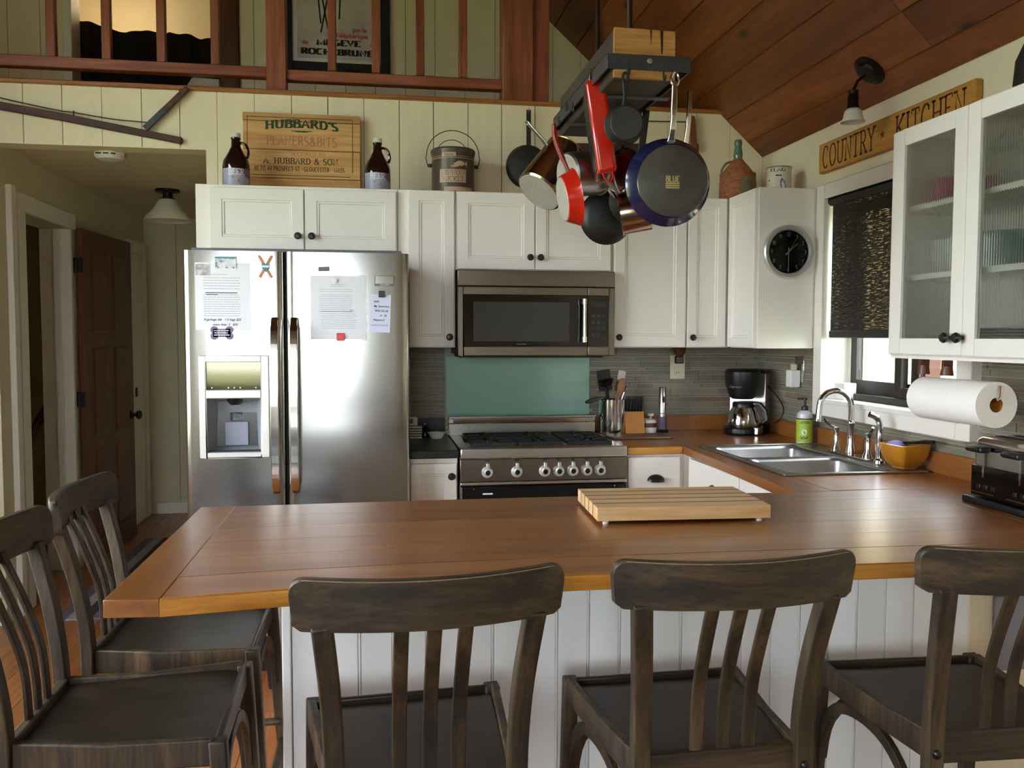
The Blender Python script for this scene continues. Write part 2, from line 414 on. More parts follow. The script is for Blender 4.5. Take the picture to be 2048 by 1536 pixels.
# ---------------------------------------------------------------- lettering
A_ = arc
GLY = {  # width, strokes, serif points (x, y)
 'A': (.74, [[(.06, 0), (.37, 1), (.68, 0)], [(.18, .34), (.56, .34)]], [(.06, 0), (.68, 0)]),
 'B': (.66, [[(.14, 0), (.14, 1)], [(.14, 1)]+A_(.36, .77, .2, .23, 90, -90)+[(.14, .54)], [(.14, .54)]+A_(.38, .27, .23, .27, 90, -90)+[(.14, 0)]], [(.1, 0), (.1, 1)]),
 'C': (.72, [A_(.38, .5, .31, .5, 50, 310, 18)], [(.58, .84)]),
 'D': (.72, [[(.14, 0), (.14, 1)], [(.14, 1)]+A_(.32, .5, .33, .5, 90, -90, 14)+[(.14, 0)]], [(.1, 0), (.1, 1)]),
 'E': (.62, [[(.14, 0), (.14, 1)], [(.14, 1), (.56, 1), (.56, .86)], [(.14, .53), (.44, .53)], [(.14, 0), (.58, 0), (.58, .15)]], [(.1, 0), (.1, 1)]),
 'F': (.58, [[(.14, 0), (.14, 1)], [(.14, 1), (.55, 1), (.55, .86)], [(.14, .53), (.42, .53)]], [(.14, 0), (.1, 1)]),
 'G': (.76, [A_(.38, .5, .31, .5, 50, 350, 18), [(.45, .44), (.69, .44)], [(.66, .44), (.66, .12)]], []),
 'H': (.78, [[(.14, 0), (.14, 1)], [(.64, 0), (.64, 1)], [(.14, .52), (.64, .52)]], [(.14, 0), (.14, 1), (.64, 0), (.64, 1)]),
 'I': (.34, [[(.17, 0), (.17, 1)]], [(.17, 0), (.17, 1)]),
 'K': (.76, [[(.14, 0), (.14, 1)], [(.66, 1), (.14, .42)], [(.28, .56), (.68, 0)]], [(.14, 0), (.14, 1), (.64, 1), (.68, 0)]),
 'L': (.6, [[(.14, 0), (.14, 1)], [(.14, 0), (.56, 0), (.56, .16)]], [(.14, 1), (.1, 0)]),
 'M': (.94, [[(.12, 0), (.14, 1), (.47, .1), (.8, 1), (.82, 0)]], [(.12, 0), (.1, 1), (.82, 0), (.84, 1)]),
 'N': (.8, [[(.14, 0), (.14, 1), (.66, 0), (.66, 1)]], [(.14, 0), (.1, 1), (.66, 1)]),
 'O': (.78, [A_(.39, .5, .32, .5, 0, 360, 22)], []),
 'P': (.62, [[(.14, 0), (.14, 1)], [(.14, 1)]+A_(.35, .74, .21, .26, 90, -90)+[(.14, .48)]], [(.14, 0), (.1, 1)]),
 'R': (.72, [[(.14, 0), (.14, 1)], [(.14, 1)]+A_(.35, .75, .2, .25, 90, -90)+[(.14, .5)], [(.34, .5), (.66, 0)]], [(.14, 0), (.1, 1), (.66, 0)]),
 'S': (.58, [A_(.29, .75, .2, .25, 40, 270, 12)+A_(.29, .25, .22, .25, 90, -145, 12)], []),
 'T': (.68, [[(.34, 0), (.34, 1)], [(.06, .85), (.06, 1), (.62, 1), (.62, .85)]], [(.34, 0)]),
 'U': (.78, [[(.14, 1), (.14, .3)]+A_(.39, .28, .25, .28, 180, 360)+[(.64, 1)]], [(.14, 1), (.64, 1)]),
 'V': (.72, [[(.06, 1), (.36, 0), (.66, 1)]], [(.06, 1), (.66, 1)]),
 'W': (1.0, [[(.06, 1), (.28, 0), (.5, .9), (.72, 0), (.94, 1)]], [(.06, 1), (.94, 1)]),
 'Y': (.7, [[(.06, 1), (.35, .48), (.35, 0)], [(.64, 1), (.35, .48)]], [(.06, 1), (.64, 1), (.35, 0)]),
 '&': (.78, [[(.7, 0), (.2, .72)]+A_(.34, .8, .15, .2, 200, -20, 10)+[(.3, .5)]+A_(.3, .25, .22, .25, 120, 330, 10)+[(.66, .46)]], []),
 "'": (.22, [[(.12, 1), (.1, .72)]], []), '.': (.24, [[(.1, 0), (.1, .09)]], []), '-': (.4, [[(.06, .42), (.34, .42)]], []), ' ': (.4, [], []),
 '0': (.6, [A_(.3, .5, .23, .5, 0, 360, 18)], []), '4': (.62, [[(.44, 0), (.44, 1), (.06, .3), (.58, .3)]], []),
 '1': (.34, [[(.06, .8), (.2, 1), (.2, 0)]], []), '2': (.6, [A_(.3, .72, .23, .28, 170, -40, 10)+[(.06, 0), (.56, 0)]], []),
 '3': (.58, [A_(.28, .75, .22, .25, 150, -80, 10)+A_(.28, .26, .24, .26, 80, -150, 10)], []), '5': (.58, [[(.5, 1), (.14, 1), (.1, .56)]+A_(.28, .3, .24, .3, 110, -140, 12)], []),
 '6': (.58, [[(.44, 1), (.12, .5)]+A_(.29, .3, .22, .3, 160, 520, 16)], []), '7': (.56, [[(.06, 1), (.52, 1), (.2, 0)]], []),
 '8': (.58, [A_(.29, .76, .19, .24, 0, 360, 14), A_(.29, .26, .23, .26, 0, 360, 14)], []), '9': (.58, [[(.16, 0), (.48, .5)]+A_(.29, .7, .22, .3, -20, 340, 16)], []),
}
def glyphs(text, h, wt=.13, serif=True, width=None, sp=.06, sx=1.0):
    """2-D letter shapes -> (verts2d, faces); text centred on x, baseline 0"""
    V = []; F = []; x0 = 0
    for ch in text:
        wd, st, sf = GLY[ch]
        for pl in st:
            n = len(pl)
            for i, p in enumerate(pl):
                a = Vector(pl[max(i-1, 0)]); b = Vector(pl[min(i+1, n-1)])
                if pl[0] == pl[-1] and n > 3 and i in (0, n-1): a = Vector(pl[-2]); b = Vector(pl[1])
                d = (b-a); d = d.normalized() if d.length > 0 else Vector((1, 0)); nn = Vector((-d.y, d.x))
                # widen at corners, lighter horizontals
                k = wt*(.62 if abs(d.x) > .93 else 1.0)/2
                if 0 < i < n-1:
                    d1 = (Vector(p)-Vector(pl[i-1])).normalized(); c = max(.55, abs(d1.dot(d))); k /= c
                for sgn in (1, -1): V.append(((x0+p[0]*sx+nn.x*k*sgn), min(1.04, max(-.04, p[1]+nn.y*k*sgn))))
                if i: q = len(V)-4; F.append((q, q+2, q+3, q+1))
        if serif:
            for (sx_, sy_) in sf:
                y0, y1 = (-.02, .07) if sy_ == 0 else ((.93, 1.02) if sy_ == 1 else (sy_-.1, sy_+.1))
                hw = .14 if sy_ in (0, 1) else .05
                q = len(V); xx = x0+sx_*sx
                V += [(xx-hw, y0), (xx+hw, y0), (xx+hw, y1), (xx-hw, y1)]; F.append((q, q+1, q+2, q+3))
        x0 += wd*sx+sp
    tot = x0-sp; s = h; kx = (width/(tot*h)) if width else 1
    return [((x-tot/2)*s*kx, y*s) for x, y in V], F
def letter(name, mat, parent, text, h, fn, **k):
    """fn maps (u, v) to a local point"""
    V, F = glyphs(text, h, **k)
    b = MB().add([fn(u, v) for u, v in V], F); me = bpy.data.meshes.new(name); me.from_pydata(b.v, [], b.f); me.update()
    return put(name, me, mat, parent)
def flat(cx, y, cz, tilt=0): # print on a surface facing -Y
    c, s = math.cos(tilt), math.sin(tilt)
    return lambda u, v: (cx+u*c-v*s, y, cz+u*s+v*c)
def onx(x, cy_, cz): # print on a surface facing -X (u runs towards -Y)
    return lambda u, v: (x, cy_-u, cz+v)
def cyl(r, a0, cz, c=(0, 0)): # print round a cylinder, a0 = heading of the middle
    return lambda u, v: (c[0]+r*math.cos(a0+u/r), c[1]+r*math.sin(a0+u/r), cz+v)
def script(name, mat, parent, text, h, fn, shear=.25, bold=0):
    cu = bpy.data.curves.new('t', 'FONT'); cu.body = text; cu.size = h*1.35; cu.align_x = 'CENTER'; cu.shear = shear; cu.offset = bold; cu.resolution_u = 2
    ob = bpy.data.objects.new('t', cu); COL.objects.link(ob); bpy.context.view_layer.update()
    me = bpy.data.meshes.new_from_object(ob.evaluated_get(bpy.context.evaluated_depsgraph_get())); bpy.data.objects.remove(ob); bpy.data.curves.remove(cu)
    for v in me.vertices: v.co = fn(v.co.x, v.co.y)
    me.name = name; return put(name, me, mat, parent)
# ---------------------------------------------------------------- the room shell
D, XR, XL, C = 4.47, 2.08, -1.80, .914        # back wall, right wall, hall left wall, counter height
XM = -2.40                                      # left wall of the main room
RK = .9016; RIDGE = -.90                         # roof slope, ridge position
def roof_z(x): return 2.392 + RK*(2.079-x) if x >= RIDGE else 2.392 + RK*(2.079-RIDGE) - RK*(RIDGE-x)
def wall_holes(name, mat, axis, p0, p1, u0, u1, z0, z1, holes, top=None):
    """slab between p0 and p1 on axis ('x' or 'y'), with rectangular holes (u0,u1,z0,z1)"""
    us = sorted({u0, u1, *[h[0] for h in holes], *[h[1] for h in holes]}); zs = sorted({z0, z1, *[h[2] for h in holes], *[h[3] for h in holes]})
    b = MB()
    for a, c in zip(us, us[1:]):
        for e, g in zip(zs, zs[1:]):
            if any(h[0] <= (a+c)/2 <= h[1] and h[2] <= (e+g)/2 <= h[3] for h in holes): continue
            if axis == 'x': b.box(p0, p1, a, c, e, g)
            else: b.box(a, c, p0, p1, e, g)
    if top: b.prism(top, p0, p1, 'xz')
    return struct(b.build(name, mat))
struct(MB().box(-40, 40, -40, 45, -.6, -.5).build('ground', 'grass'))
struct(MB().box(5.6, 5.8, .5, 14, -.5, 3.4).build('added_wall_outside', 'siding'))  # wall added outside to dim and warm the light at the kitchen window
# floor with separate boards
floor = struct(MB().box(XM-.3, XR+.2, -3.35, 7.6, -.12, -.018).build('floor', 'gap_dark'))
x = XM-.02; i = 0
while x < XR+.1:
    ys = [-3.3, 7.5]; cut = [random.uniform(.3, 1.6)+j*2.3 for j in range(3)]; ys = sorted(ys+cut)
    for a, b_ in zip(ys, ys[1:]): piece('floor_board', 'floor_wood', floor, x+.001, x+.129, a+.001, b_-.001, -.018, 0)
    x += .13
piece('unseen_carpet', 'carpet_dark', floor, XM+.1, 1.9, -3.1, .9, 0, .008)  # unseen carpet, added to darken the refrigerator's reflection and the floor bounce
# ceiling: sloping boards along y, both sides of the ridge
ceil_b = MB()
for s_, xe in ((1, XR+.25), (-1, XM-.3)):
    a, e = (RIDGE, roof_z(RIDGE)), (xe, roof_z(RIDGE)-RK*abs(xe-RIDGE))
    ceil_b.prism([(a[0], a[1]+.03), (e[0], e[1]+.03), (e[0], e[1]+.16), (a[0], a[1]+.16)], -3.5, 7.5, 'xz')
ceiling = struct(ceil_b.build('ceiling', 'gap_dark'))
sl = math.hypot(1, RK); nrm = Vector((-RK, 0, -1)).normalized()
xs = [2.079, 1.994]+[1.866-.1315*j for j in range(22)]
for a, b_ in zip(xs, xs[1:]):
    b_ = max(b_, RIDGE); g = .003
    for (c0, c1) in (((-3.4, 1.1), (1.103, 5.4)) if random.random() < .5 else ((-3.4, 2.9), (2.903, 5.4))):
        p = [(a-g, roof_z(a-g)+.012*1), (b_+g, roof_z(b_+g)+.012), (b_+g, roof_z(b_+g)+.04), (a-g, roof_z(a-g)+.04)]
        p = [(q[0], q[1]-.012) for q in p]
        MB().prism(p, c0, c1, 'xz').build('ceiling_board', 'ceiling_wood', ceiling)
    if b_ <= RIDGE: break
xm = RIDGE
while xm > XM-.05:
    a, b_ = xm-.002, xm-.1295
    MB().prism([(a, roof_z(a)), (b_, roof_z(b_)), (b_, roof_z(b_)+.03), (a, roof_z(a)+.03)], -3.4, 5.4, 'xz').build('ceiling_board', 'ceiling_wood', ceiling); xm -= .1315
# front (behind the viewer) glazed wall with gable
ridge = roof_z(RIDGE)
wall_holes('wall_front', 'cream_wall', 'y', -3.35, -3.22, XM-.15, XR+.15, 0, 2.36, [(-2.1, -.2, .8, 2.3)])
wall_holes('wall_gable', 'cream_wall', 'y', -3.35, -3.22, -2.55, .9, 2.36, 3.45, [],
    top=[(-2.55, 3.45), (.9, 3.45), (RIDGE, ridge+.1)])
struct(MB().prism([(.9, 2.36), (XR+.15, 2.36), (.9, 3.5)], -3.35, -3.22, 'xz').build('wall_gable_side', 'cream_wall'))
def window_unit(name, axis, p, u0, u1, z0, z1, mat='white_trim', bars=1, glass=True):
    b = MB(); t = .05
    def bx(a, c, e, g, d=.03):
        if axis == 'y': b.box(a, c, p-d, p+d, e, g)
        else: b.box(p-d, p+d, a, c, e, g)
    bx(u0, u0+t, z0, z1); bx(u1-t, u1, z0, z1); bx(u0+t, u1-t, z0, z0+t); bx(u0+t, u1-t, z1-t, z1)
    for i in range(bars):
        m = u0+(u1-u0)*(i+1)/(bars+1); bx(m-.03, m+.03, z0+t, z1-t, .022)
    o = struct(b.build(name, mat))
    if glass:
        if axis == 'y': piece('pane', 'window_glass', o, u0+t, u1-t, p-.003, p+.003, z0+t, z1-t)
        else: piece('pane', 'window_glass', o, p-.003, p+.003, u0+t, u1-t, z0+t, z1-t)
    return o
window_unit('window_2', 'y', -3.28, -2.1, -.2, .8, 2.3, bars=1)
window_unit('window_3', 'x', XM-.1, .5, 3.1, 2.55, 3.05, bars=2)
# left wall of the main room with a glazed terrace door, then the narrower hall
wall_holes('wall_left', 'cream_wall', 'x', XM-.15, XM, -3.35, D+.9, 0, 3.78, [(.5, 3.1, .75, 2.25), (.5, 3.1, 2.55, 3.05)])
window_unit('window_4', 'x', XM-.1, .5, 3.1, .75, 2.25, bars=2)
wall_holes('wall_hall_left', 'hall_paint', 'x', XL-.17, XL, D+.012, 7.3, 0, 2.42, [(4.79, 5.52, 0, 2.05)])
struct(MB().box(XM, XL-.02, D, D+.1, 0, 2.613).build('wall_back_left', 'cream_paint'))
# right wall with the kitchen window
wall_holes('wall_right_base', 'cream_wall', 'x', XR, XR+.14, -3.35, D+.9, 0, 2.45, [(2.77, 3.72, 1.12, 2.055)])
wall_right = bpy.data.objects['wall_right_base']; wall_right.name = 'wall_right'
# back wall, header over the hall and its boards
wall_back = struct(MB().box(-.825, XR, D+.012, D+.12, 0, 2.613).box(XL-.15, -.825, D+.012, D+.12, 2.335, 2.613).build('wall_back', 'gap_dark'))
seams = [-1.83, -1.6584, -1.4823, -1.3039, -1.123, -.9445, -.7707, -.5922, -.4139, -.2358, -.0579, .1173, .292, .4689, .6428, .8187, .997, 1.176, 1.355, 1.536, 1.6977, 1.888, 2.079]
for a, b_ in zip(seams, seams[1:]):
    g = random.choice([.001, .0016, .0026]); a += g; b_ -= g; t = 2.613
    if b_ < -.83: piece('wall_board', 'cream_paint', wall_back, a, b_, D, D+.012, 2.335, t)
    elif a < -.825: MB().prism([(a, 2.335), (-.825, 2.335), (-.825, 1.7), (b_, 1.7), (b_, t), (a, t)], D, D+.012, 'xz').build('wall_board', 'cream_paint', wall_back)
    elif b_ > 1.82:
        pts = [(a, 1.3), (b_, 1.3), (b_, roof_z(b_)-.002)] + ([(1.8345, t)] if a < 1.8345 else []) + [(a, min(t, roof_z(a)-.002))]
        MB().prism(pts, D, D+.012, 'xz').build('wall_board', 'cream_paint', wall_back)
    else: piece('wall_board', 'cream_paint', wall_back, a, b_, D, D+.012, 1.3 if a > -.83 else 2.335, t)
piece('wall_lining', 'cream_paint', wall_back, -.825, 2.079, D+.002, D+.012, 0, 1.3)
piece('soffit', 'cream_paint', wall_back, XL, -.825, D, D+.125, 2.331, 2.3352)
# loft edge trim, loft floor, loft wall boards
tr = struct(MB().box(XM, 1.84, D-.022, D+.2, 2.613, 2.634).build('trim_1', 'trim_wood', bevel=.006))
struct(box('loft_floor', 'floor_wood', None, XM, 1.82, D+.2, 5.3, 2.56, 2.62))
LW = 5.225
wall_loft = struct(MB().prism([(XM, 2.5), (-1.71, 2.5), (-1.71, 4.3), (XM, 3.7)], LW+.012, LW+.1, 'xz')
    .prism([(-.77, 2.5), (2.05, 2.5), (2.05, 2.6), (-.77, ridge-.1)], LW+.012, LW+.1, 'xz')
    .prism([(-1.71, 3.62), (-.77, 3.62), (-.77, ridge-.2), (-1.71, ridge-.8)], LW+.012, LW+.1, 'xz').build('wall_loft', 'gap_dark'))
ls = [XM, -2.18, -2.0049, -1.8373, -1.71]
for a, b_ in zip(ls, ls[1:]): piece('loft_board', 'cream_paint', wall_loft, a+.0015, b_-.0015, LW, LW+.012, 2.6, 3.9)
x = -.77
ls = [-.77, -.69, -.518, -.345, -.172, .001, .1772, .3514, .5303, .7112, .887, 1.0665, 1.24, 1.42, 1.6, 1.78]
for a, b_ in zip(ls, ls[1:]):
    a += .0015; b_ -= .0015
    MB().prism([(a, 2.6), (b_, 2.6), (b_, roof_z(b_)-.002), (a, roof_z(a)-.002)], LW, LW+.012, 'xz').build('loft_board', 'cream_paint', wall_loft)
# loft doorway: casing, dark recess, curtain and drape behind it
struct(MB().box(-1.71, -1.665, LW-.03, LW+.12, 2.62, 3.62).build('trim_2', 'white_trim', bevel=.004))
struct(MB().box(-.876, -.77, LW-.02, LW+.14, 2.62, 3.62).build('trim_3', 'door_brown', bevel=.004))
struct(MB().box(-2.1, -.4, 6.3, 6.4, 2.5, 4.2).box(-2.1, -2.0, LW+.1, 6.3, 2.5, 4.2).box(-.5, -.4, LW+.1, 6.3, 2.5, 4.2).build('wall_loft_room', 'cream_wall'))
struct(MB().box(-2.1, -.4, LW+.1, 6.4, 2.52, 2.6).build('floor_loft_room', 'door_brown'))
cb = MB(); n = 60
tp = [(0, 3.245), (.1, 3.235), (.22, 3.20), (.3, 3.185), (.36, 3.205), (.5, 3.20), (.52, 3.18), (.55, 3.20), (.68, 3.195), (.74, 3.17), (.82, 3.185), (.92, 3.165), (1, 3.175)]
def top_at(t):
    for (a, za), (b_, zb) in zip(tp, tp[1:]):
        if a <= t <= b_: return za+(zb-za)*(t-a)/(b_-a)
v = []; f = []
for i in range(n+1):
    t = i/n; xx = -1.72+.95*t; yy = LW+.2+.012*math.sin(t*55)
    v += [(xx, yy, 2.61), (xx, yy, top_at(t)), (xx, yy+.006, 2.61), (xx, yy+.006, top_at(t))]
for i in range(n):
    a = i*4; f += [(a, a+4, a+5, a+1), (a+2, a+3, a+7, a+6), (a+1, a+5, a+7, a+3)]
tag(put('curtain', mesh_from(v, f, 'curtain', True, 80), 'dark_cloth'), 'very dark drape with ragged top edge filling the loft doorway', 'curtain')
# lamp hanging in the loft room
lr = thing('loft_pendant', 'warm glowing pendant lamp in the room behind the loft doorway', 'lamp', (-1.62, 5.85, 3.62))
k = NT('lamp_glow'); k.set(Base_Color=(1, .9, .7, 1), Emission_Color=(1, .75, .42, 1), Emission_Strength=6); M['lamp_glow'] = k.m
MB().lathe([(0, -.07), (.05, -.05), (.08, 0), (.05, .05), (0, .07)], 20).build('globe', 'lamp_glow', lr, True)
MB().rod((0, 0, .07), (0, 0, .6), .006).build('cord', 'black_plastic', lr)
lt = bpy.data.lights.new('loft_bulb', 'POINT'); lt.energy = 3.5; lt.color = (1, .78, .48); lt.shadow_soft_size = .09
lo = bpy.data.objects.new('loft_bulb', lt); COL.objects.link(lo); lo.location = (-1.62, 5.85, 3.50)
# loft guard rail: posts, rails and square balusters
gr = thing('loft_railing', 'reddish-brown wooden guard rail with square balusters along the loft edge', 'railing', (0, 4.52, 2.634))
def lp(name, mat, x0, x1, y0, y1, z0, z1): return box(name, mat, gr, x0, x1, y0-4.52, y1-4.52, z0-2.634, z1-2.634, .004, 1)
lp('bottom_rail', 'cherry_x', XM, -.535, 4.50, 4.56, 2.705, 2.757); lp('bottom_rail', 'cherry_x', -.438, .65, 4.50, 4.56, 2.697, 2.75)
lp('top_rail', 'cherry_x', XM, -.535, 4.49, 4.57, 3.50, 3.55); lp('top_rail', 'cherry_x', -.438, .65, 4.49, 4.57, 3.50, 3.55)
lp('post', 'cherry', -.535, -.438, 4.48, 4.57, 2.634, 3.62)
for a in (-1.5625, -1.311, -1.057, -.803, -.2367, -.0177, .2071, .4278): lp('baluster', 'cherry', a, a+.042, 4.51, 4.55, 2.755, 3.50)
p2 = tag(MB().box(-.124, .037, -.05, .07, 0, .86).build('timber_post', 'cherry', None, loc=(.774, 4.53, 2.634), bevel=.005), 'thick reddish-brown timber post at right end of the loft railing', 'post')
MB().box(.039, .124, -.03, .09, 0, .80).build('side_board', 'cherry', p2, bevel=.003)
# weathered block lying on the loft edge behind the saw handle
tag(MB().prism([(-.09, 0), (.085, 0), (.085, .068), (-.045, .072)], -.03, .03, 'xz').build('weathered_block', 'weathered', None, loc=(-.857, 4.59, 2.634), bevel=.004), 'small weathered grey block lying on the loft edge under the rail', 'block')
# framed poster on the loft wall
ps = thing('framed_poster', 'black-framed ski resort poster on loft wall behind the balusters', 'poster', (-.21, LW-.02, 2.955))
MB().box(-.30, -.262, -.012, .02, 0, .95).box(.24, .297, -.012, .02, 0, .95).box(-.262, .24, -.012, .02, 0, .05).box(-.262, .24, -.012, .02, .9, .95).build('frame', 'poster_black', ps, bevel=.003)
box('mat_board', 'white_paper', ps, -.262, .24, 0, .018, .05, .9)
box('print', 'poster_print', ps, -.235, .213, -.002, .0, .072, .88)
script('lettering', 'poster_red', ps, 'par le', .026, flat(.12, -.004, .232), 0, .0012)
script('lettering', 'poster_red', ps, 'Téléphérique', .026, flat(.075, -.004, .196), 0, .0012)
script('lettering', 'poster_red', ps, 'de', .024, flat(-.19, -.004, .152), 0, .0012)
script('lettering', 'poster_red', ps, 'à', .024, flat(.19, -.004, .152), 0, .0012)
letter('lettering', 'poster_dark', ps, 'MEGEVE', .034, flat(.0, -.004, .148), serif=False, wt=.32, width=.25)
letter('lettering', 'poster_dark', ps, 'ROCHEBRUNE', .034, flat(-.008, -.004, .094), serif=False, wt=.32, width=.41)
sk = MB()
for a in ((-.13, .6, -.1, .27), (-.115, .55, -.06, .24), (-.06, .42, -.1, .22), (.02, .62, .005, .3)): sk.bar([(a[0], -.0035, a[1]), (a[2], -.0035, a[3])], .009, .001)
sk.build('ski_sticks', 'poster_dark', ps)
# hall: back wall, right side wall, ceiling, doors
struct(box('wall_hall_back', 'hall_paint', None, XL-.1, -.7, 7.15, 7.25, 0, 2.4))
hb = bpy.data.objects['wall_hall_back']
for xx in (-1.56, -1.3, -1.04): piece('board_joint', 'gap_dark', hb, xx-.0015, xx+.0015, 7.1492, 7.1502, .1, 2.335)
struct(box('wall_hall_side', 'hall_paint', None, -.825, -.72, D+.12, 7.2, 0, 2.4))
struct(box('ceiling_hall', 'hall_ceiling', None, XL-.1, -.72, D+.11, 7.2, 2.337, 2.45))
struct(box('baseboard_back', 'white_trim', None, -1.74, -.83, 7.13, 7.15, 0, .09, .004))
struct(MB().box(XL, XL+.022, 4.70, 4.79, 0, 2.14).box(XL, XL+.022, 4.79, 5.54, 2.05, 2.14).box(XL, XL+.03, 4.60, 4.66, 0, 2.16).build('trim_4', 'white_trim', bevel=.004))
struct(MB().box(XL-.17, XL+.004, 5.49, 5.52, 0, 2.05).box(XL-.09, XL-.05, 5.475, 5.49, 0, 2.05).build('trim_5', 'white_trim', bevel=.003))
struct(MB().box(XL-1.2, XL-1.1, 4.62, 6.1, 0, 2.6).box(XL-1.2, XL-.17, 6.0, 6.1, 0, 2.6).box(XL-1.2, XL-.17, 4.62, 4.7, 0, 2.6).box(XL-1.2, XL-.17, 4.62, 6.1, 2.5, 2.6).box(XL-1.2, XL-.17, 4.62, 6.1, -.1, 0).build('wall_stair', 'hall_paint'))
tag(MB().rod((-2.02, 5.05, .62), (-2.02, 5.95, 1.12), .024, n=8).build('stair_handrail', 'door_brown', None, True), 'dark sloping handrail inside the hall doorway', 'handrail')
# brown six-panel door standing open against the hall wall
dr = struct(thing('door_1', 'dark brown six-panel door standing open in the hall', 'door', (-1.785, 5.56, .01), R(-5)))
del dr['category']
db = MB().box(0, .036, 0, .78, 0, 2.05)
leaf = db.build('leaf', 'door_brown', dr, bevel=.003)
for (a, c, e, g) in ((.11, .36, 1.42, 1.93), (.44, .69, 1.42, 1.93), (.11, .36, .78, 1.34), (.44, .69, .78, 1.34), (.11, .36, .15, .7), (.44, .69, .15, .7)):
    v = [(.0345, a, e), (.0345, c, e), (.0345, c, g), (.0345, a, g), (.041, a+.02, e+.02), (.041, c-.02, e+.02), (.041, c-.02, g-.02), (.041, a+.02, g-.02)]
    MB().add([(q[0]+.002, q[1], q[2]) for q in v], [(0, 1, 5, 4), (1, 2, 6, 5), (2, 3, 7, 6), (3, 0, 4, 7), (4, 5, 6, 7)]).build('panel', 'door_brown', leaf)
for z in (1.02, 1.83): MB().box(-.055, .0, -.014, -.004, z-.045, z+.045).box(.0, .04, -.014, -.004, z-.045, z+.045).rod((0, -.016, z-.045), (0, -.016, z+.045), .007).build('hinge', 'black_knob', dr, bevel=.004)
MB().lathe([(0, 0), (.03, 0), (.03, .006), (.012, .01), (.011, .035), (.028, .042), (.031, .055), (.024, .068), (0, .07)], 14).build('knob', 'black_knob', dr, True).matrix_local = frame_mw((.037, .72, .86), (1, 0, 0), (0, 1, 0))
# white door and casing at the end of the hall wall
struct(MB().box(XL, XL+.025, 6.62, 6.72, 0, 2.12).box(XL, XL+.025, 7.02, 7.12, 0, 2.12).box(XL, XL+.025, 6.72, 7.02, 2.03, 2.12).build('trim_6', 'white_trim', bevel=.004))
d2 = struct(box('door_2', 'white_trim', None, XL, XL+.012, 6.72, 7.02, 0, 2.03, .002))
box('strike_plate', 'black_knob', d2, XL+.012, XL+.02, 6.78, 6.82, .96, 1.03, .003)
# smoke detector and bell-shaded lamp on the hall ceiling
sd = thing('smoke_detector', 'round white smoke detector on the hall ceiling', 'smoke detector', (-1.322, 4.64, 2.337))
MB().lathe([(0, 0), (.07, 0), (.07, -.022), (.056, -.036), (.03, -.04), (0, -.04)], 28).build('body', 'white_plastic', sd, True)
MB().box(-.045, -.02, -.0705, -.06, -.02, -.014).box(-.01, .015, -.0715, -.06, -.02, -.014).box(.025, .045, -.068, -.055, -.02, -.014).build('vent_slots', 'black_plastic', sd)
hl = thing('ceiling_lamp', 'flush bronze hall lamp with white bell shade', 'lamp', (-1.30, 5.76, 2.337))
MB().lathe([(0, 0), (.075, 0), (.075, -.014), (.03, -.02), (.03, -.05), (.045, -.055), (.045, -.07), (0, -.07)], 20).build('canopy', 'bronze', hl, True)
MB().lathe([(.05, -.062), (.06, -.075), (.085, -.12), (.135, -.17), (.142, -.195), (.136, -.195), (.128, -.172), (.08, -.125), (.052, -.08)], 28).build('shade', 'frosted', hl, True)
# hall rug: woven stripes
rg = thing('rag_rug', 'striped woven rag rug on the hall floor', 'rug', (-1.30, 5.1, .001))
for i, mt in enumerate(['rug_a', 'rug_c', 'rug_b', 'rug_a', 'rug_d', 'rug_c', 'rug_b', 'rug_a', 'rug_c', 'rug_d']):
    box('stripe', mt, rg, -.30+.06*i, -.242+.06*i, -.6, 1.15, 0, .008)
# ---------------------------------------------------------------- slate strip tiles on back and right wall
def tiles(parent, axis, p, u0, u1, z0, z1, sgn):
    """rows of strips; axis 'y': wall plane y=p, u=x; axis 'x': wall plane x=p, u=y"""
    rnd = random.Random(int(u0*100)+int(p*37)); z = z0; hs = []
    rr = random.Random(5)
    zz = .995
    while zz < 1.38:
        h = (.023, .010, .031)[len(hs) % 3]; hs.append((zz, zz+h)); zz += h+.003
    for (a, b_) in hs:
        if b_ > z1 or a < z0-1e-6: 
            if a >= z1-.006 or b_ <= z0: continue
            a, b_ = max(a, z0), min(b_, z1)
            if b_-a < .006: continue
        u = u0-rnd.uniform(0, .1)
        while u < u1:
            L = rnd.choice([.08, .14, .2, .27, .32]) if b_-a > .016 else rnd.choice([.06, .15, .24])
            c, d = max(u, u0), min(u+L, u1); u += L+.003
            if d-c < .012: continue
            t = .006+rnd.uniform(0, .002)
            if axis == 'y': piece('tile', 'slate', parent, c, d, p-t, p, a, b_)
            else: piece('tile', 'slate', parent, p-t, p, c, d, a, b_)
piece('grout', 'grout', wall_back, .10, XR, D-.004, D, .95, 1.368)
tiles(wall_back, 'y', D-.002, .10, .345, .995, 1.366, 1)
tiles(wall_back, 'y', D-.002, 1.12, XR-.004, .995, 1.366, 1)
piece('grout', 'grout', wall_right, XR-.004, XR, 2.0, D, .95, 1.05); piece('grout', 'grout', wall_right, XR-.004, XR, 2.0, 2.70, 1.05, 1.368); piece('grout', 'grout', wall_right, XR-.004, XR, 3.78, D, 1.05, 1.368)
tiles(wall_right, 'x', XR-.002, 3.785, D-.006, .995, 1.366, 1)
tiles(wall_right, 'x', XR-.002, 2.695, 3.784, .995, 1.052, 1)
tiles(wall_right, 'x', XR-.002, 2.0, 2.693, .995, 1.366, 1)
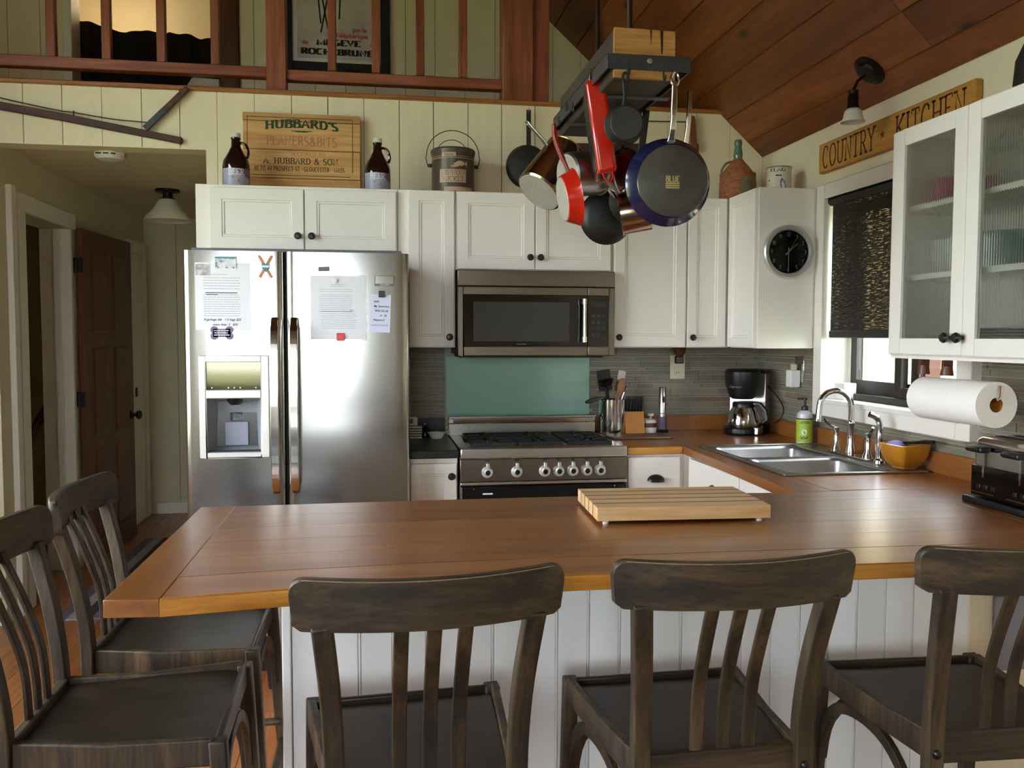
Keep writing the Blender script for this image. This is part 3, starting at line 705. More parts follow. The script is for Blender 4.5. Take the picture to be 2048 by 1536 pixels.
# back-painted glass splash panel behind the range
gp = tag(MB().box(.352, 1.115, D-.014, D-.008, 1.005, 1.312).build('glass_splashback', 'green_glass_back'), 'sea-green glass splash panel on the wall behind the range', 'panel')
k = NT('splash_green'); k.set(Base_Color=lin('#93b9a8'), Roughness=.12, Coat_Weight=.5, Coat_Roughness=.05); M['splash_green'] = k.m
gp.data.materials.clear(); gp.data.materials.append(k.m)
# ---------------------------------------------------------------- kitchen window: casing, jambs, dark sashes, blind
struct(MB().box(2.03, XR, 3.715, 3.788, 1.055, 2.118).box(2.03, XR, 2.692, 2.77, 1.055, 2.118).box(2.03, XR, 2.77, 3.715, 2.051, 2.118).box(2.03, XR, 2.77, 3.715, 1.055, 1.12)
    .build('trim_7', 'cab_white', bevel=.003))
struct(MB().box(2.035, XR+.16, 3.715, 3.735, 1.12, 2.055).box(2.035, XR+.16, 2.75, 2.77, 1.12, 2.055).box(2.035, XR+.16, 2.77, 3.715, 2.051, 2.07).box(2.02, XR+.16, 2.75, 3.735, 1.115, 1.136).build('window_jamb', 'white_trim', bevel=.002))
wn = MB()
def sash(y0, y1, x, z0=1.16, z1=2.03, t=.05):
    wn.box(x-.015, x+.015, y0, y0+t, z0, z1).box(x-.015, x+.015, y1-t, y1, z0, z1).box(x-.015, x+.015, y0+t, y1-t, z0, z0+t*1.3).box(x-.015, x+.015, y0+t, y1-t, z1-t, z1)
sash(3.19, 3.70, 2.185); sash(2.785, 3.30, 2.148, 1.145)
wn.box(2.12, 2.22, 2.77, 3.715, 1.136, 1.165)
w1 = struct(wn.build('window_1', 'window_dark', bevel=.003))
piece('pane', 'window_glass', w1, 2.183, 2.187, 3.24, 3.65, 1.22, 1.985); piece('pane', 'window_glass', w1, 2.146, 2.150, 2.835, 3.25, 1.205, 1.985)
rb = thing('roller_blind', 'dark brown woven roller blind pulled down in the kitchen window', 'blind', (2.066, 3.25, 1.415))
MB().rod((0, -.47, .625), (0, .462, .625), .021, n=16).build('roller', 'blind_bar', rb, True)
MB().box(-.001, .001, -.455, .45, .03, .62).build('fabric', 'blind_weave', rb)
MB().box(-.008, .008, -.458, .453, 0, .034).build('bottom_bar', 'blind_bar', rb, bevel=.005)
# things outside: fence post
tag(MB().box(-.05, .05, -.05, .05, 0, 3.0).build('porch_post', 'tool_wood', None, loc=(3.2, 4.62, -.5)), 'slim porch post outside the kitchen window', 'post')
# small white box on the sill corner
tag(MB().box(-.03, .03, -.055, .03, 0, .075).build('window_sensor', 'white_plastic', None, loc=(2.105, 3.64, 1.136), bevel=.004), 'small white plastic box on the window sill corner', 'sensor')

# ---------------------------------------------------------------- cabinets
def door_mesh(w_, h_, t=.02, fr=.052):
    def rect(i, y): return [(i, y, i), (w_-i, y, i), (w_-i, y, h_-i), (i, y, h_-i)]
    rings = [rect(0, t), rect(0, .002), rect(.002, 0), rect(fr, 0), rect(fr+.003, .0035), rect(fr+.010, .0035), rect(fr+.013, .008)]
    v = [p for r in rings for p in r]; f = [(3, 2, 1, 0)]
    for i in range(len(rings)-1):
        a = i*4; f += [(a+j, a+(j+1) % 4, a+4+(j+1) % 4, a+4+j) for j in range(4)]
    a = (len(rings)-1)*4; f.append((a, a+1, a+2, a+3))
    return mesh_from(v, f, 'door')
def knob(parent, x, z, y=0):
    o = MB().lathe([(0, 0), (.006, 0), (.006, .014), (.015, .018), (.0165, .026), (.012, .033), (0, .035)], 14).build('knob', 'black_knob', parent, True)
    o.matrix_local = frame_mw((x, y, z), (0, -1, 0), (1, 0, 0)); return o
def door(parent, x, z, w_, h_, y=-.02, knobpos=None, fr=.052, mat='cab_white'):
    o = put('door', door_mesh(w_, h_, .02, fr), mat, parent, (x, y, z))
    if knobpos: knob(o, *knobpos)
    return o
def carcass(name, label, x0, x1, yb, yf, z0, z1, open_=False):
    """cabinet box from yf (front) to yb (back); local origin at front left bottom"""
    t = thing(name, label, 'cabinet', (x0, yf, z0)); w_, d, h_ = x1-x0, yb-yf, z1-z0
    box('body', 'cab_white', t, 0, w_, 0, d, 0, h_, .002)
    return t
F_ = 4.12   # carcass fronts; doors 2 cm proud at 4.10
c = carcass('wall_cabinet', 'short white two-door cabinet above the refrigerator', -.81, .098, D-.006, F_, 1.80, 2.107)
door(c, .064, .017, .4156, .275, knobpos=(.39, .06)); door(c, .486, .017, .4156, .275, knobpos=(.03, .06))
c = carcass('wall_cabinet', 'tall narrow white cabinet between refrigerator and microwave', .10, .371, D-.006, F_, 1.365, 2.107)
door(c, .05, .004, .215, .735, knobpos=(.19, .046), fr=.048)
c = carcass('wall_cabinet', 'white two-door cabinet directly above the microwave', .373, 1.141, D-.006, F_, 1.735, 2.107)
door(c, .006, .004, .373, .364, knobpos=(.348, .058)); door(c, .383, .004, .373, .364, knobpos=(.022, .058))
c = carcass('wall_cabinet', 'tall white cabinet right of the microwave, with one wide door', 1.143, 1.519, D-.006, F_, 1.365, 2.107)
door(c, .006, .004, .366, .735, knobpos=(.02, .046))
c = carcass('wall_cabinet', 'narrow white corner cabinet right of the wide-door cabinet', 1.521, 1.75, D-.006, F_, 1.365, 2.107)
door(c, .004, .004, .20, .735, knobpos=(.022, .046), fr=.045)
c = thing('wall_cabinet', 'white side-wall cabinet whose end panel carries the clock', 'cabinet', (XR-.006, 3.79, 1.365))
box('body', 'cab_white', c, -.324, 0, .0, .305, 0, .744, .002)
dd = door(c, 0, 0, .295, .736, knobpos=None, fr=.045); dd.matrix_local = frame_mw((-.346, .297, .004), (0, 0, 1), (0, -1, 0))
box('end_panel', 'cab_white', c, -.328, -.055, -.008, 0, 0, .744, .002)
# glazed cabinet on the right wall
g = thing('glass_cabinet', 'white wall cabinet with two fluted-glass doors beside the window', 'cabinet', (XR-.004, 2.74, 1.36))
L = .74
MB().box(-.33, 0, -.018, 0, 0, .75).box(-.33, 0, -L, -L+.018, 0, .75).box(-.33, 0, -L+.018, -.018, 0, .018).box(-.33, 0, -L+.018, -.018, .732, .75).box(-.008, 0, -L+.018, -.018, .018, .732).build('body', 'cab_white', g, bevel=.001)
for z in (.25, .48): box('shelf', 'cab_inner', g, -.30, -.01, -L+.02, -.02, z, z+.018)
box('light_rail', 'cab_white', g, -.32, -.30, -L, 0, -.012, .002)
def glass_door(u0, u1, kn):
    X = -.346; fr = .055; b = MB()
    z0, z1 = .004, .746
    b.box(X, X+.02, -u0-fr, -u0, z0, z1).box(X, X+.02, -u1, -u1+fr, z0, z1).box(X, X+.02, -u1+fr, -u0-fr, z0, z0+.052).box(X, X+.02, -u1+fr, -u0-fr, z1-.055, z1)
    d = b.build('door', 'cab_white', g, bevel=.002)
    # fluted pane
    n = 22; w_ = u1-u0-2*fr; v = []; f = []; sub = 8; N = n*sub
    for i in range(N+1):
        yy = -u0-fr-w_*i/N; dx = .0008*abs(math.sin(math.pi*i/sub)); v += [(X+.009-dx, yy, z0+.05), (X+.009-dx, yy, z1-.053), (X+.013, yy, z0+.05), (X+.013, yy, z1-.053)]
    for i in range(N):
        a = i*4; f += [(a, a+1, a+5, a+4), (a+2, a+6, a+7, a+3), (a+1, a+3, a+7, a+5), (a, a+4, a+6, a+2)]
    f += [(0, 2, 3, 1), (N*4, N*4+1, N*4+3, N*4+2)]
    put('fluted_pane', mesh_from(v, f, 'fluted_pane', True, 60), 'fluted_glass', d)
    o = MB().lathe([(0, 0), (.006, 0), (.006, .014), (.015, .018), (.0165, .026), (.012, .033), (0, .035)], 14).build('knob', 'black_knob', d, True)
    o.matrix_local = frame_mw((X, -kn, .058), (-1, 0, 0), (0, 1, 0))
glass_door(.034, .397, .35); glass_door(.399, .736, .405)
# dishes inside the glazed cabinet
def stack(name, label, cat, x, y, z, n, r, h, mat, prof='plate'):
    for i in range(n):
        t = MB().lathe([(0, 0), (r*.55, 0), (r, h), (r*.97, h+.002), (r*.5, .004), (0, .004)] if prof == 'plate' else [(0, 0), (r*.5, 0), (r*.9, h*.55), (r, h), (r*.95, h), (r*.8, h*.5), (0, h*.15)], 24).build(name, mat, None, True, loc=(x, y, z+i*(h*.42 if prof == 'plate' else h*.3)))
        tag(t, label % ('%s of %d' % (['bottom', 'second', 'third', 'fourth', 'fifth', 'sixth', 'seventh', 'eighth'][i] if i < n-1 else 'topmost', n)), cat, name+'s in the glazed cabinet')
XG = XR-.004
stack('dinner_plate', 'white dinner plate in cabinet, %s behind the right glass door', 'plate', XG-.16, 2.38, 1.36+.0185, 6, .115, .022, 'plate_white')
stack('cereal_bowl', 'pale green bowl on upper-middle shelf, %s', 'bowl', XG-.16, 2.38, 1.36+.2685, 4, .075, .06, 'bowl_green', 'bowl')
stack('side_plate', 'white side plate behind the left glass door, %s', 'plate', XG-.15, 2.60, 1.36+.0185, 5, .09, .018, 'plate_white')
for i, (yy, zz, lb) in enumerate(((2.67, 1.36+.269, 'drinking glass on middle shelf nearest the window'), (2.59, 1.36+.269, 'drinking glass on middle shelf, second from the window'), (2.51, 1.36+.269, 'drinking glass on middle shelf by the door stile'))):
    tag(MB().lathe([(0, 0), (.03, 0), (.036, .12), (.034, .12), (.028, .006), (0, .006)], 20).build('tumbler', 'bowl_green' if 0 else 'white_ceramic', None, True, loc=(XG-.15, yy, zz)), lb, 'cup', 'cups in the glazed cabinet')
tag(MB().box(-.05, .05, -.04, .04, 0, .09).build('carton', 'pink_box', None, loc=(XG-.16, 2.64, 1.36+.499), bevel=.003), 'small pink box on the top shelf behind the left glass door', 'box')
for yy, lb in ((2.38, 'white serving jug on the top shelf behind the right glass door'),):
    j = thing('serving_jug', lb, 'jug', (XG-.16, yy, 1.36+.499))
    MB().lathe([(0, 0), (.05, 0), (.07, .06), (.05, .13), (.055, .16), (.05, .16), (.044, .13), (.06, .06), (0, .01)], 24).build('body', 'plate_white', j, True)
    MB().tube([(-.06, 0, .13), (-.1, 0, .12), (-.1, 0, .06), (-.065, 0, .045)], .008).build('handle', 'plate_white', j, True)
# base cabinets
def base(name, label, x0, x1, yf, yb):
    t = thing(name, label, 'cabinet', (x0, yf, 0)); w_ = x1-x0
    MB().box(0, w_, 0, yb-yf, .1, .876).box(.0, w_, .06, yb-yf, 0, .1).build('body', 'cab_white', t, bevel=.002); return t
c = base('base_cabinet', 'narrow white base cabinet left of the range', .138, .352, 3.81, D-.006)
door(c, .004, .11, .205, .745, knobpos=(.18, .69), fr=.045)
c = base('base_cabinet', 'white base cabinet with drawer right of the range', 1.132, 1.408, 3.81, D-.006)
box('filler', 'cab_white', c, .2765, .315, .0, .02, .1, .876)
dw = box('drawer_front', 'cab_white', c, .003, .252, -.02, 0, .68, .865, .003)
def cup_pull(parent, m):
    b = MB(); n = 12; v = []; f = []
    for i in range(n+1):
        a = math.pi*i/n; cx, cz = .042*math.cos(a), .03*math.sin(a)
        v += [(cx, 0, cz), (cx*.82, -.022, cz*.72-.002), (cx*.5, -.026, cz*.4-.004)]
    for i in range(n):
        a = i*3; f += [(a, a+3, a+4, a+1), (a+1, a+4, a+5, a+2)]
    f.append(tuple(i*3+2 for i in range(n+1)))
    b.add(v, f); o = b.build('cup_pull', 'black_knob', parent, True, ang=80); o.matrix_local = m; return o
cup_pull(dw, Matrix.Translation((.135, -.02, .755)))
door(c, .003, .11, .249, .562, fr=.045)
s = thing('sink_cabinet', 'white sink base cabinet under the window counter', 'cabinet', (1.425, 3.79, 0))
MB().box(0, .64, -1.19, .0, .1, .70).box(0, .02, -1.19, 0, .70, .876).box(.06, .64, -1.19, 0, 0, .1).build('body', 'cab_white', s, bevel=.002)
for i, (a, b_) in enumerate(((.06, .60), (.61, 1.17))):
    dfr = box('false_drawer', 'cab_white', s, -.02, 0, -b_, -a, .68, .865, .003)
    cup_pull(dfr, frame_mw((-.02, -(a+b_)/2+(.0 if i else -.01), .76), (0, 0, 1), (0, -1, 0)))
    o = door(s, 0, 0, b_-a, .562); o.matrix_local = frame_mw((-.02, -a, .11), (0, 0, 1), (0, -1, 0))
# ---------------------------------------------------------------- worktops
TH = .036
def slab(name, mat, parent, poly, z0=C-TH, z1=C, bevel=.006): return MB().prism(poly, z0, z1, 'xy').build(name, mat, parent, bevel=bevel)
tag(slab('stone_worktop', 'black_stone', None, [(.138, 3.785), (.355, 3.785), (.355, D-.004), (.138, D-.004)], bevel=.004), 'short black stone worktop between refrigerator and range', 'worktop')
tag(box('stone_upstand', 'black_stone', None, .12, .345, D-.024, D-.004, C, C+.082, .002), 'black stone upstand behind the short stone worktop', 'upstand')
wt = thing('wooden_worktop', 'long varnished wooden worktop of the peninsula, window run and corner', 'worktop', (0, 0, 0))
slab('end_board', 'counter_wood_y', wt, [(-.522, 1.722), (-.4162, 1.712), (-.4162, 2.625), (-.517, 2.629)], bevel=.0022)
fr_ = [(-.416, 1.7125), (-.195, 1.742), (.1, 1.757), (.424, 1.762), (.75, 1.757), (1.054, 1.751), (1.40, 1.744), (1.75, 1.74)]
bk = [(1.75, 2.615), (1.345, 2.60), (1.0, 2.628), (.61, 2.640), (.07, 2.637), (-.425, 2.625)]
def lerp(a, b, t): return a+(b-a)*t
# peninsula planks: strips between front and back edge
def yat(pl, x):
    pl = sorted(pl)
    for (a, ya), (b_, yb) in zip(pl, pl[1:]):
        if a <= x <= b_: return lerp(ya, yb, (x-a)/(b_-a))
    return pl[0][1] if x < pl[0][0] else pl[-1][1]
xsamp = [-.416, -.195, .1, .424, .75, 1.054, 1.345]
xsa = [1.345, 1.40, 1.75]
allx = xsamp+[1.75]
for i in range(6):
    t0, t1 = i/6, (i+1)/6
    fpts = [(x, lerp(yat(fr_, x), yat(bk, x), t0)+(0 if i == 0 else .0003)) for x in allx]; bpts = [(x, lerp(yat(fr_, x), yat(bk, x), t1)-.0003) for x in reversed(allx)]
    MB().prism(fpts+bpts, C-TH, C, 'xy').build('plank', 'counter_wood', wt, bevel=.0006 if i else .003)
b = MB(); n = len(fr_)
for i, (x, y) in enumerate(fr_): b.v += [(x, y-.001, C-TH+.001), (x, y-.003, C-TH+.005), (x, y-.003, C-.006), (x, y+.003, C+.0004)]
for i in range(n-1):
    a = i*4; b.f += [(a+j, a+4+j, a+5+j, a+1+j) for j in range(3)]
b.build('front_edging', 'counter_edge', wt, True)
slab('corner_board', 'counter_wood', wt, [(1.751, 1.74), (XR-.004, 1.74), (XR-.004, 2.62), (1.751, 2.615)], bevel=.002)
# window run: cut-out for the sink (1.475..2.005 x 2.93..3.725)
slab('run_board', 'counter_wood_y', wt, [(1.345, 2.6005), (1.478, 2.61), (1.478, 3.79), (1.394, 3.785)], bevel=.003)
slab('run_board', 'counter_wood_y', wt, [(2.0, 2.62), (XR-.004, 2.621), (XR-.004, 3.79), (2.0, 3.79)], bevel=.002)
slab('run_board', 'counter_wood_y', wt, [(1.478, 2.6165), (2.0, 2.6195), (2.0, 2.93), (1.478, 2.93)], bevel=.002)
slab('run_board', 'counter_wood_y', wt, [(1.478, 3.722), (2.0, 3.722), (2.0, 3.79), (1.478, 3.79)], bevel=.002)
slab('corner_board', 'counter_wood', wt, [(1.128, 3.785), (1.394, 3.7855), (XR-.004, 3.7905), (XR-.004, D-.004), (1.128, D-.004)], bevel=.003)
b = MB().box(1.128, 1.392, 3.781, 3.787, C-TH+.002, C-.003); b.build('front_edging', 'counter_edge', wt, bevel=.002)
tag(box('wooden_upstand', 'counter_wood', None, 1.128, XR-.024, D-.024, D-.004, C, C+.082, .002), 'wooden upstand along the back wall right of the range', 'upstand')
tag(box('wooden_upstand', 'counter_wood_y', None, XR-.024, XR-.009, 1.9, D-.004, C, C+.08, .002), 'wooden upstand along the window wall behind sink and toaster', 'upstand')
# ---------------------------------------------------------------- peninsula base with bead boards
pb = thing('peninsula_base', 'white beadboard base under the wooden peninsula worktop', 'cabinet', (0, 2.05, 0))
box('body', 'cab_white', pb, -.215, 1.575, .012, .54, .0, C-TH-.001, .002)
box('corner_trim', 'bead_white', pb, -.225, -.2045, -.012, .012, 0, C-TH-.001, .003)
x = -.203
while x < 1.55:
    e = min(x+.0802, 1.568)
    bb = MB().box(x+.0006, e-.0075, 0, .012, 0, C-TH-.002).box(e-.0068, e-.0012, .0015, .012, 0, C-TH-.002); bb.build('bead_board', 'bead_white', pb, bevel=.0008, seg=1); x = e
box('toe_board', 'bead_white', pb, -.21, 1.57, -.010, 0, 0, .09, .003)
# recessed wall part right of the peninsula base with a grey plate
wr = struct(box('wall_nook', 'cream_wall', None, 1.58, XR, 2.10, 2.16, 0, C-TH-.002))
box('grey_plate', 'grey_plate', wr, 1.67, 1.80, 2.088, 2.10, .50, .71, .004)
# ---------------------------------------------------------------- refrigerator
fx0, fx1, fy = -.777, .135, 3.665
f = thing('refrigerator', 'stainless side-by-side refrigerator with ice dispenser', 'refrigerator', (0, fy, 0))
box('cabinet_body', 'gun_metal', f, fx0+.01, fx1-.01, .075, D-fy-.03, .02, 1.752, .006)
def fdoor(x0, x1, hole=None):
    """slightly crowned door front; hole = dispenser recess"""
    N = 16; v = []; fc = []; zs = [.06, 1.765] if not hole else [.06, hole[2], hole[3], 1.765]
    xs_ = sorted({x0+(x1-x0)*i/N for i in range(N+1)} | ({hole[0], hole[1]} if hole else set()))
    def fyv(x):
        t = (x-x0)/(x1-x0); e = min(t, 1-t)*(x1-x0); r = .018
        return -.004*math.sin(math.pi*t) + (r-math.sqrt(max(0, r*r-(r-e)**2)) if e < r else 0)
    extra = [x0+.004, x0+.01, x1-.004, x1-.01]; xs_ = sorted(set(xs_) | set(extra))
    for z in zs: v += [(x, fyv(x), z) for x in xs_]
    n = len(xs_)
    for j in range(len(zs)-1):
        for i in range(n-1):
            if hole and j == 1 and hole[0] <= (xs_[i]+xs_[i+1])/2 <= hole[1]: continue
            a = j*n+i; fc.append((a, a+1, a+n+1, a+n))
    b = MB().add(v, fc)
    o = len(b.v)
    b.box(x0+.001, x1-.001, .02, .07, .06, 1.764) if not hole else b.box(x0+.001, hole[0], .02, .07, .06, 1.764).box(hole[1], x1-.001, .02, .07, .06, 1.764).box(hole[0], hole[1], .02, .07, .06, hole[2]).box(hole[0], hole[1], .02, .07, hole[3], 1.764)
    me = mesh_from(b.v, b.f, 'door', True, 40)
    for p in me.polygons[:len(fc)]:
        if p.normal.y > 0: p.flip()
    return put('door', me, 'fridge_steel', f)
hole = (-.6905, -.473, .94, 1.163)
ld = fdoor(fx0, -.380, hole); rd = fdoor(-.371, fx1)
box('gasket', 'black_rubber', f, -.379, -.372, .03, .075, .06, 1.76)
box('kick_plate', 'black_plastic', f, fx0+.02, fx1-.02, .03, .07, .0, .055)
box('hinge_cover', 'grey_tag', f, fx0+.03, fx1-.03, .03, .12, 1.7655, 1.778, .004)
for par, sx in ((ld, -.414), (rd, -.337)):
    pts = [(sx, -.012, 1.488), (sx, -.040, 1.46), (sx, -.058, 1.36), (sx, -.064, 1.13), (sx, -.058, .90), (sx, -.040, .80), (sx, -.012, .772)]
    MB().bar(spline(pts, 6), [.016]+[.028]*6+[.034]*24+[.028]*5+[.016], .020).build('handle', 'steel_polish', par, bevel=.005)
# dispenser: frame, glossy panel, recess, chute
dp = MB()
X0, X1 = -.718, -.441
dp.box(X0, hole[0], -.016, .004, .918, 1.338).box(hole[1], X1, -.016, .004, .918, 1.338).box(hole[0], hole[1], -.016, .004, .918, .94).box(hole[0], hole[1], -.016, .004, 1.311, 1.338).box(hole[0], hole[1], -.018, .004, 1.163, 1.197)
df = dp.build('dispenser_frame', 'fridge_plastic', ld, bevel=.003)
box('control_panel', 'mirror_panel', ld, hole[0], hole[1], -.006, .01, 1.197, 1.311)
for xx in (-.668, -.603, -.58, -.556, -.494): MB().lathe([(0, 0), (.0032, 0), (.0032, .002), (0, .002)], 8).build('button', 'white_plastic', ld).matrix_local = frame_mw((xx, -.006, 1.206), (0, -1, 0), (1, 0, 0))
b = MB(); a = hole
b.add([(a[0], -.002, a[2]), (a[1], -.002, a[2]), (a[1], -.002, a[3]), (a[0], -.002, a[3]), (a[0]+.03, .09, a[2]+.02), (a[1]-.03, .09, a[2]+.02), (a[1]-.03, .07, a[3]-.02), (a[0]+.03, .07, a[3]-.02)],
      [(0, 1, 5, 4), (1, 2, 6, 5), (2, 3, 7, 6), (3, 0, 4, 7), (4, 5, 6, 7)]).build('dispenser_recess', 'dispenser_grey', ld)
MB().lathe([(.034, 0), (.032, -.012), (.018, -.028), (0, -.03)], 16, c=(-.585, .035, 1.161)).build('nozzle', 'black_plastic', ld, True)
box('paddle', 'paddle_grey', ld, -.632, -.536, .062, .068, .96, 1.06, .006)
box('paddle_lever', 'clear_glass', ld, -.607, -.563, .045, .062, 1.065, 1.10, .006)
box('drip_tray', 'black_plastic', ld, hole[0]+.003, hole[1]-.003, 0, .05, .941, .946)
bd = box('badge', 'grey_tag', rd, -.008, .073, -.0045, .0, 1.628, 1.672); box('badge_face', 'chrome', bd, -.005, .070, -.006, -.0045, 1.638, 1.669)
letter('lettering', 'white_plastic', bd, 'GALLERY', .006, flat(.0325, -.0048, 1.6305), serif=False, wt=.18, sp=.25)
# notes and magnets on the doors
NY = fy-.0068
def fr_xy(px0, pz0): return px0, pz0
def sheet(name, label, x0, x1, z0, z1, mat='white_paper', rot=0, th=.0006):
    t = thing(name, label, 'note', ((x0+x1)/2, NY, (z0+z1)/2)); t.rotation_euler = (0, rot, 0)
    box('paper', mat, t, (x0-x1)/2, (x1-x0)/2, -th, 0, (z0-z1)/2, (z1-z0)/2); return t
def lines(t, x0, x1, zs_, mat='ink_soft', h=.0016, y=-.001):
    b = MB()
    for z in zs_:
        xx = x0
        while xx < x1-.006:
            l = random.uniform(.004, .014); e = min(xx+l, x1); b.box(xx, e, y, y+.0002, z, z+h); xx = e+.0022
    b.build('text_lines', mat, t)
t = sheet('paper_note', 'typed house rules sheet on the left refrigerator door', -.727, -.512, 1.442, 1.715)
lines(t, -.075, .07, [.075-.011*i for i in range(5)]); lines(t, -.075, .07, [.006-.0095*i for i in range(10)]); lines(t, -.06, .02, [.088])
MB().box(-.068, .058, -.0012, -.0009, .0135, .0165).box(-.064, -.02, -.0012, -.0009, .006, .009).build('marker_stroke', 'ink', t)
script('handwriting', 'ink', t, 'If garbage left   1-5 bags $25', .0095, flat(-.002, -.001, -.098), .2, .0002)
script('handwriting', 'ink', t, 'more than  5   $50', .0095, flat(.008, -.001, -.118), .2, .0002)
t = sheet('photo_card', 'small grey mountain photo stuck on the typed sheet', -.727, -.668, 1.660, 1.712, 'white_paper'); t.location.y -= .0012
k = NT('photo_grey'); fz = k.noise(k.coord((1, 1, 2)), 30, 4); k.l(k.ramp(fz, [(.35, '#8d8488'), (.5, '#b5adb0'), (.65, '#e2dfe4')]), k.b.inputs['Base Color']); M['photo_grey'] = k.m
box('picture', 'photo_grey', t, -.027, .027, -.0012, -.0006, -.023, .023)
t = sheet('ski_magnet', 'small white ski-area card magnet at top of the left door', -.650, -.563, 1.690, 1.742, 'white_paper', th=.002); t.location.y -= .0012; t['category'] = 'magnet'
k = NT('card_print'); fz = k.noise(k.coord((1, 1, 1)), 45, 3); k.l(k.ramp(fz, [(.36, '#3f5470'), (.45, '#c9cdd6'), (.6, '#e9e9ec')]), k.b.inputs['Base Color']); M['card_print'] = k.m
box('picture', 'card_print', t, -.041, .041, -.0028, -.002, -.023, .023); box('sky', 'teal', t, -.041, .041, -.0030, -.0028, .016, .023)
t = thing('bone_magnet', 'bone-shaped grey-purple magnet under the typed sheet', 'magnet', (-.625, NY, 1.43))
b = MB()
for sx in (-1, 1):
    for sz in (-1, 1): b.lathe([(0, 0), (.015, 0), (.015, .003), (0, .003)], 14, c=(sx*.03, sz*.0125, 0))
b.box(-.034, .034, -.017, .017, 0, .003)
o = b.build('bone', 'purple_grey', t); o.matrix_local = frame_mw((0, 0, 0), (0, -1, 0), (1, 0, 0))
for z in (.008, -.001, -.010): lines(t, -.03, .03, [z], 'white_paper', .0035, -.0034)
t = thing('crossed_skis_magnet', 'crossed orange skis magnet beside the left door gap', 'magnet', (-.449, NY, 1.70))
for s_, n_ in ((1, 'ski'), (-1, 'ski')):
    b = MB().bar([(-.024*s_, -.002 if s_ > 0 else -.0045, -.042), (0, -.002 if s_ > 0 else -.0045, 0), (.022*s_, -.002 if s_ > 0 else -.0045, .04), (.027*s_, -.002 if s_ > 0 else -.0045, .047)], [.011, .011, .011, .006], .0022); b.build(n_, 'orange_ski', t)
MB().prism([(-.015, .014), (.015, .014), (.015, -.004), (0, -.02), (-.015, -.004)], -.0075, -.006, 'xz').build('shield', 'teal', t); box('shield_band', 'white_paper', t, -.015, .015, -.0082, -.0075, -.002, .006)
t = tag(box('magnet_strip', 'grey_tag', None, -.025, .02, -.003, 0, -.009, .009, .001), 'small dark grey strip magnet high on the right door', 'magnet'); t.location = (-.213, NY, 1.696); t.rotation_euler = (0, R(-3), 0)
t = sheet('plastic_sleeve', 'printed sheet in a plastic sleeve on the right door', -.271, -.046, 1.405, 1.668, 'white_paper')
lines(t, -.075, .06, [.075, .066]+[.052-.0075*i for i in range(9)]); lines(t, -.07, .075, [-.018-.0085*i for i in range(9)]); lines(t, -.03, .03, [.095, .088])
MB().box(-.08, .055, -.0012, -.0009, -.016, -.0145).build('pen_stroke', 'ink', t)
script('handwriting', 'ink', t, 'left', .008, flat(.055, -.001, -.014), .2)
k = NT('sleeve'); k.set(Roughness=.15); tr2 = k.n('BsdfTransparent'); mx2 = k.n('MixShader'); mx2.inputs[0].default_value = .9; k.l(k.b.outputs[0], mx2.inputs[1]); k.l(tr2.outputs[0], mx2.inputs[2]); k.l(mx2.outputs[0], k.out.inputs[0]); M['sleeve'] = k.m
box('sleeve', 'sleeve', t, -.117, .117, -.002, -.0016, -.136, .136)
def disc(name, label, x, z, r, mat, sq=False):
    if sq: o = MB().box(-r, r, -.005, 0, -r, r).build(name, mat, None, bevel=.004)
    else:
        o = MB().lathe([(0, 0), (r, 0), (r, .004), (r*.8, .006), (0, .006)], 18).build(name, mat, None, True); o.data.transform(Matrix.Rotation(R(90), 4, 'X'))
    o.location = (x, NY-.0025, z); tag(o, label, 'magnet'); return o
disc('round_magnet', 'round white magnet holding the plastic sleeve', -.171, 1.648, .0105, 'white_plastic')
disc('square_magnet', 'red square magnet at the bottom of the plastic sleeve', -.150, 1.415, .0165, 'magnet_red', True)
disc('square_magnet', 'black square magnet on the handwritten note', .0205, 1.594, .0135, 'black_plastic', True)
t = sheet('handwritten_note', 'narrow blue-white handwritten wifi note on right door', -.028, .056, 1.435, 1.592, 'blue_paper', R(2))
for i, (s_, xx) in enumerate((('WiFi', -.018), ('My Spectrum', .004), ('WiFi 5G 6k', .004), ('or  2k', .012), ('Password', -.006))):
    script('handwriting', 'ink', t, s_, .0088, flat(xx, -.001, .045-.019*i), .3, .0002)
lines(t, -.036, .034, [-.052, -.048], 'ink', .0012)

# ---------------------------------------------------------------- gas range
rx0, rx1, ry = .360, 1.124, 3.772
rg = thing('gas_range', 'stainless gas range with black oven door', 'range', (0, ry, 0))
box('body', 'steel_dark', rg, rx0, rx1, .03, D-ry-.03, .08, .895, .003)
cp = box('control_panel', 'steel_dark', rg, rx0, rx1, 0, .05, .772, .872, .003)
box('bullnose', 'steel', rg, rx0, rx1, -.006, .06, .873, .924, .008)
box('lower_rail', 'steel', rg, rx0, rx1, -.008, .03, .757, .771, .004)
od = box('oven_door', 'black_gloss', rg, rx0+.004, rx1-.004, -.004, .03, .14, .752, .004)
box('door_label', 'white_plastic', od, .46, .505, -.0052, -.004, .715, .722)
MB().rod((rx0+.06, -.05, .675), (rx1-.06, -.05, .675), .013, n=12).rod((rx0+.1, -.05, .675), (rx0+.1, 0, .675), .009).rod((rx1-.1, -.05, .675), (rx1-.1, 0, .675), .009).build('oven_handle', 'steel', od, True)
for xx in (rx0+.06, rx1-.06): MB().lathe([(0, 0), (.004, 0), (.003, .003), (0, .003)], 8).build('screw', 'chrome', od).matrix_local = frame_mw((xx, -.004, .742), (0, -1, 0), (1, 0, 0))
box('kick_panel', 'black_plastic', rg, rx0+.02, rx1-.02, .05, .1, 0, .08)
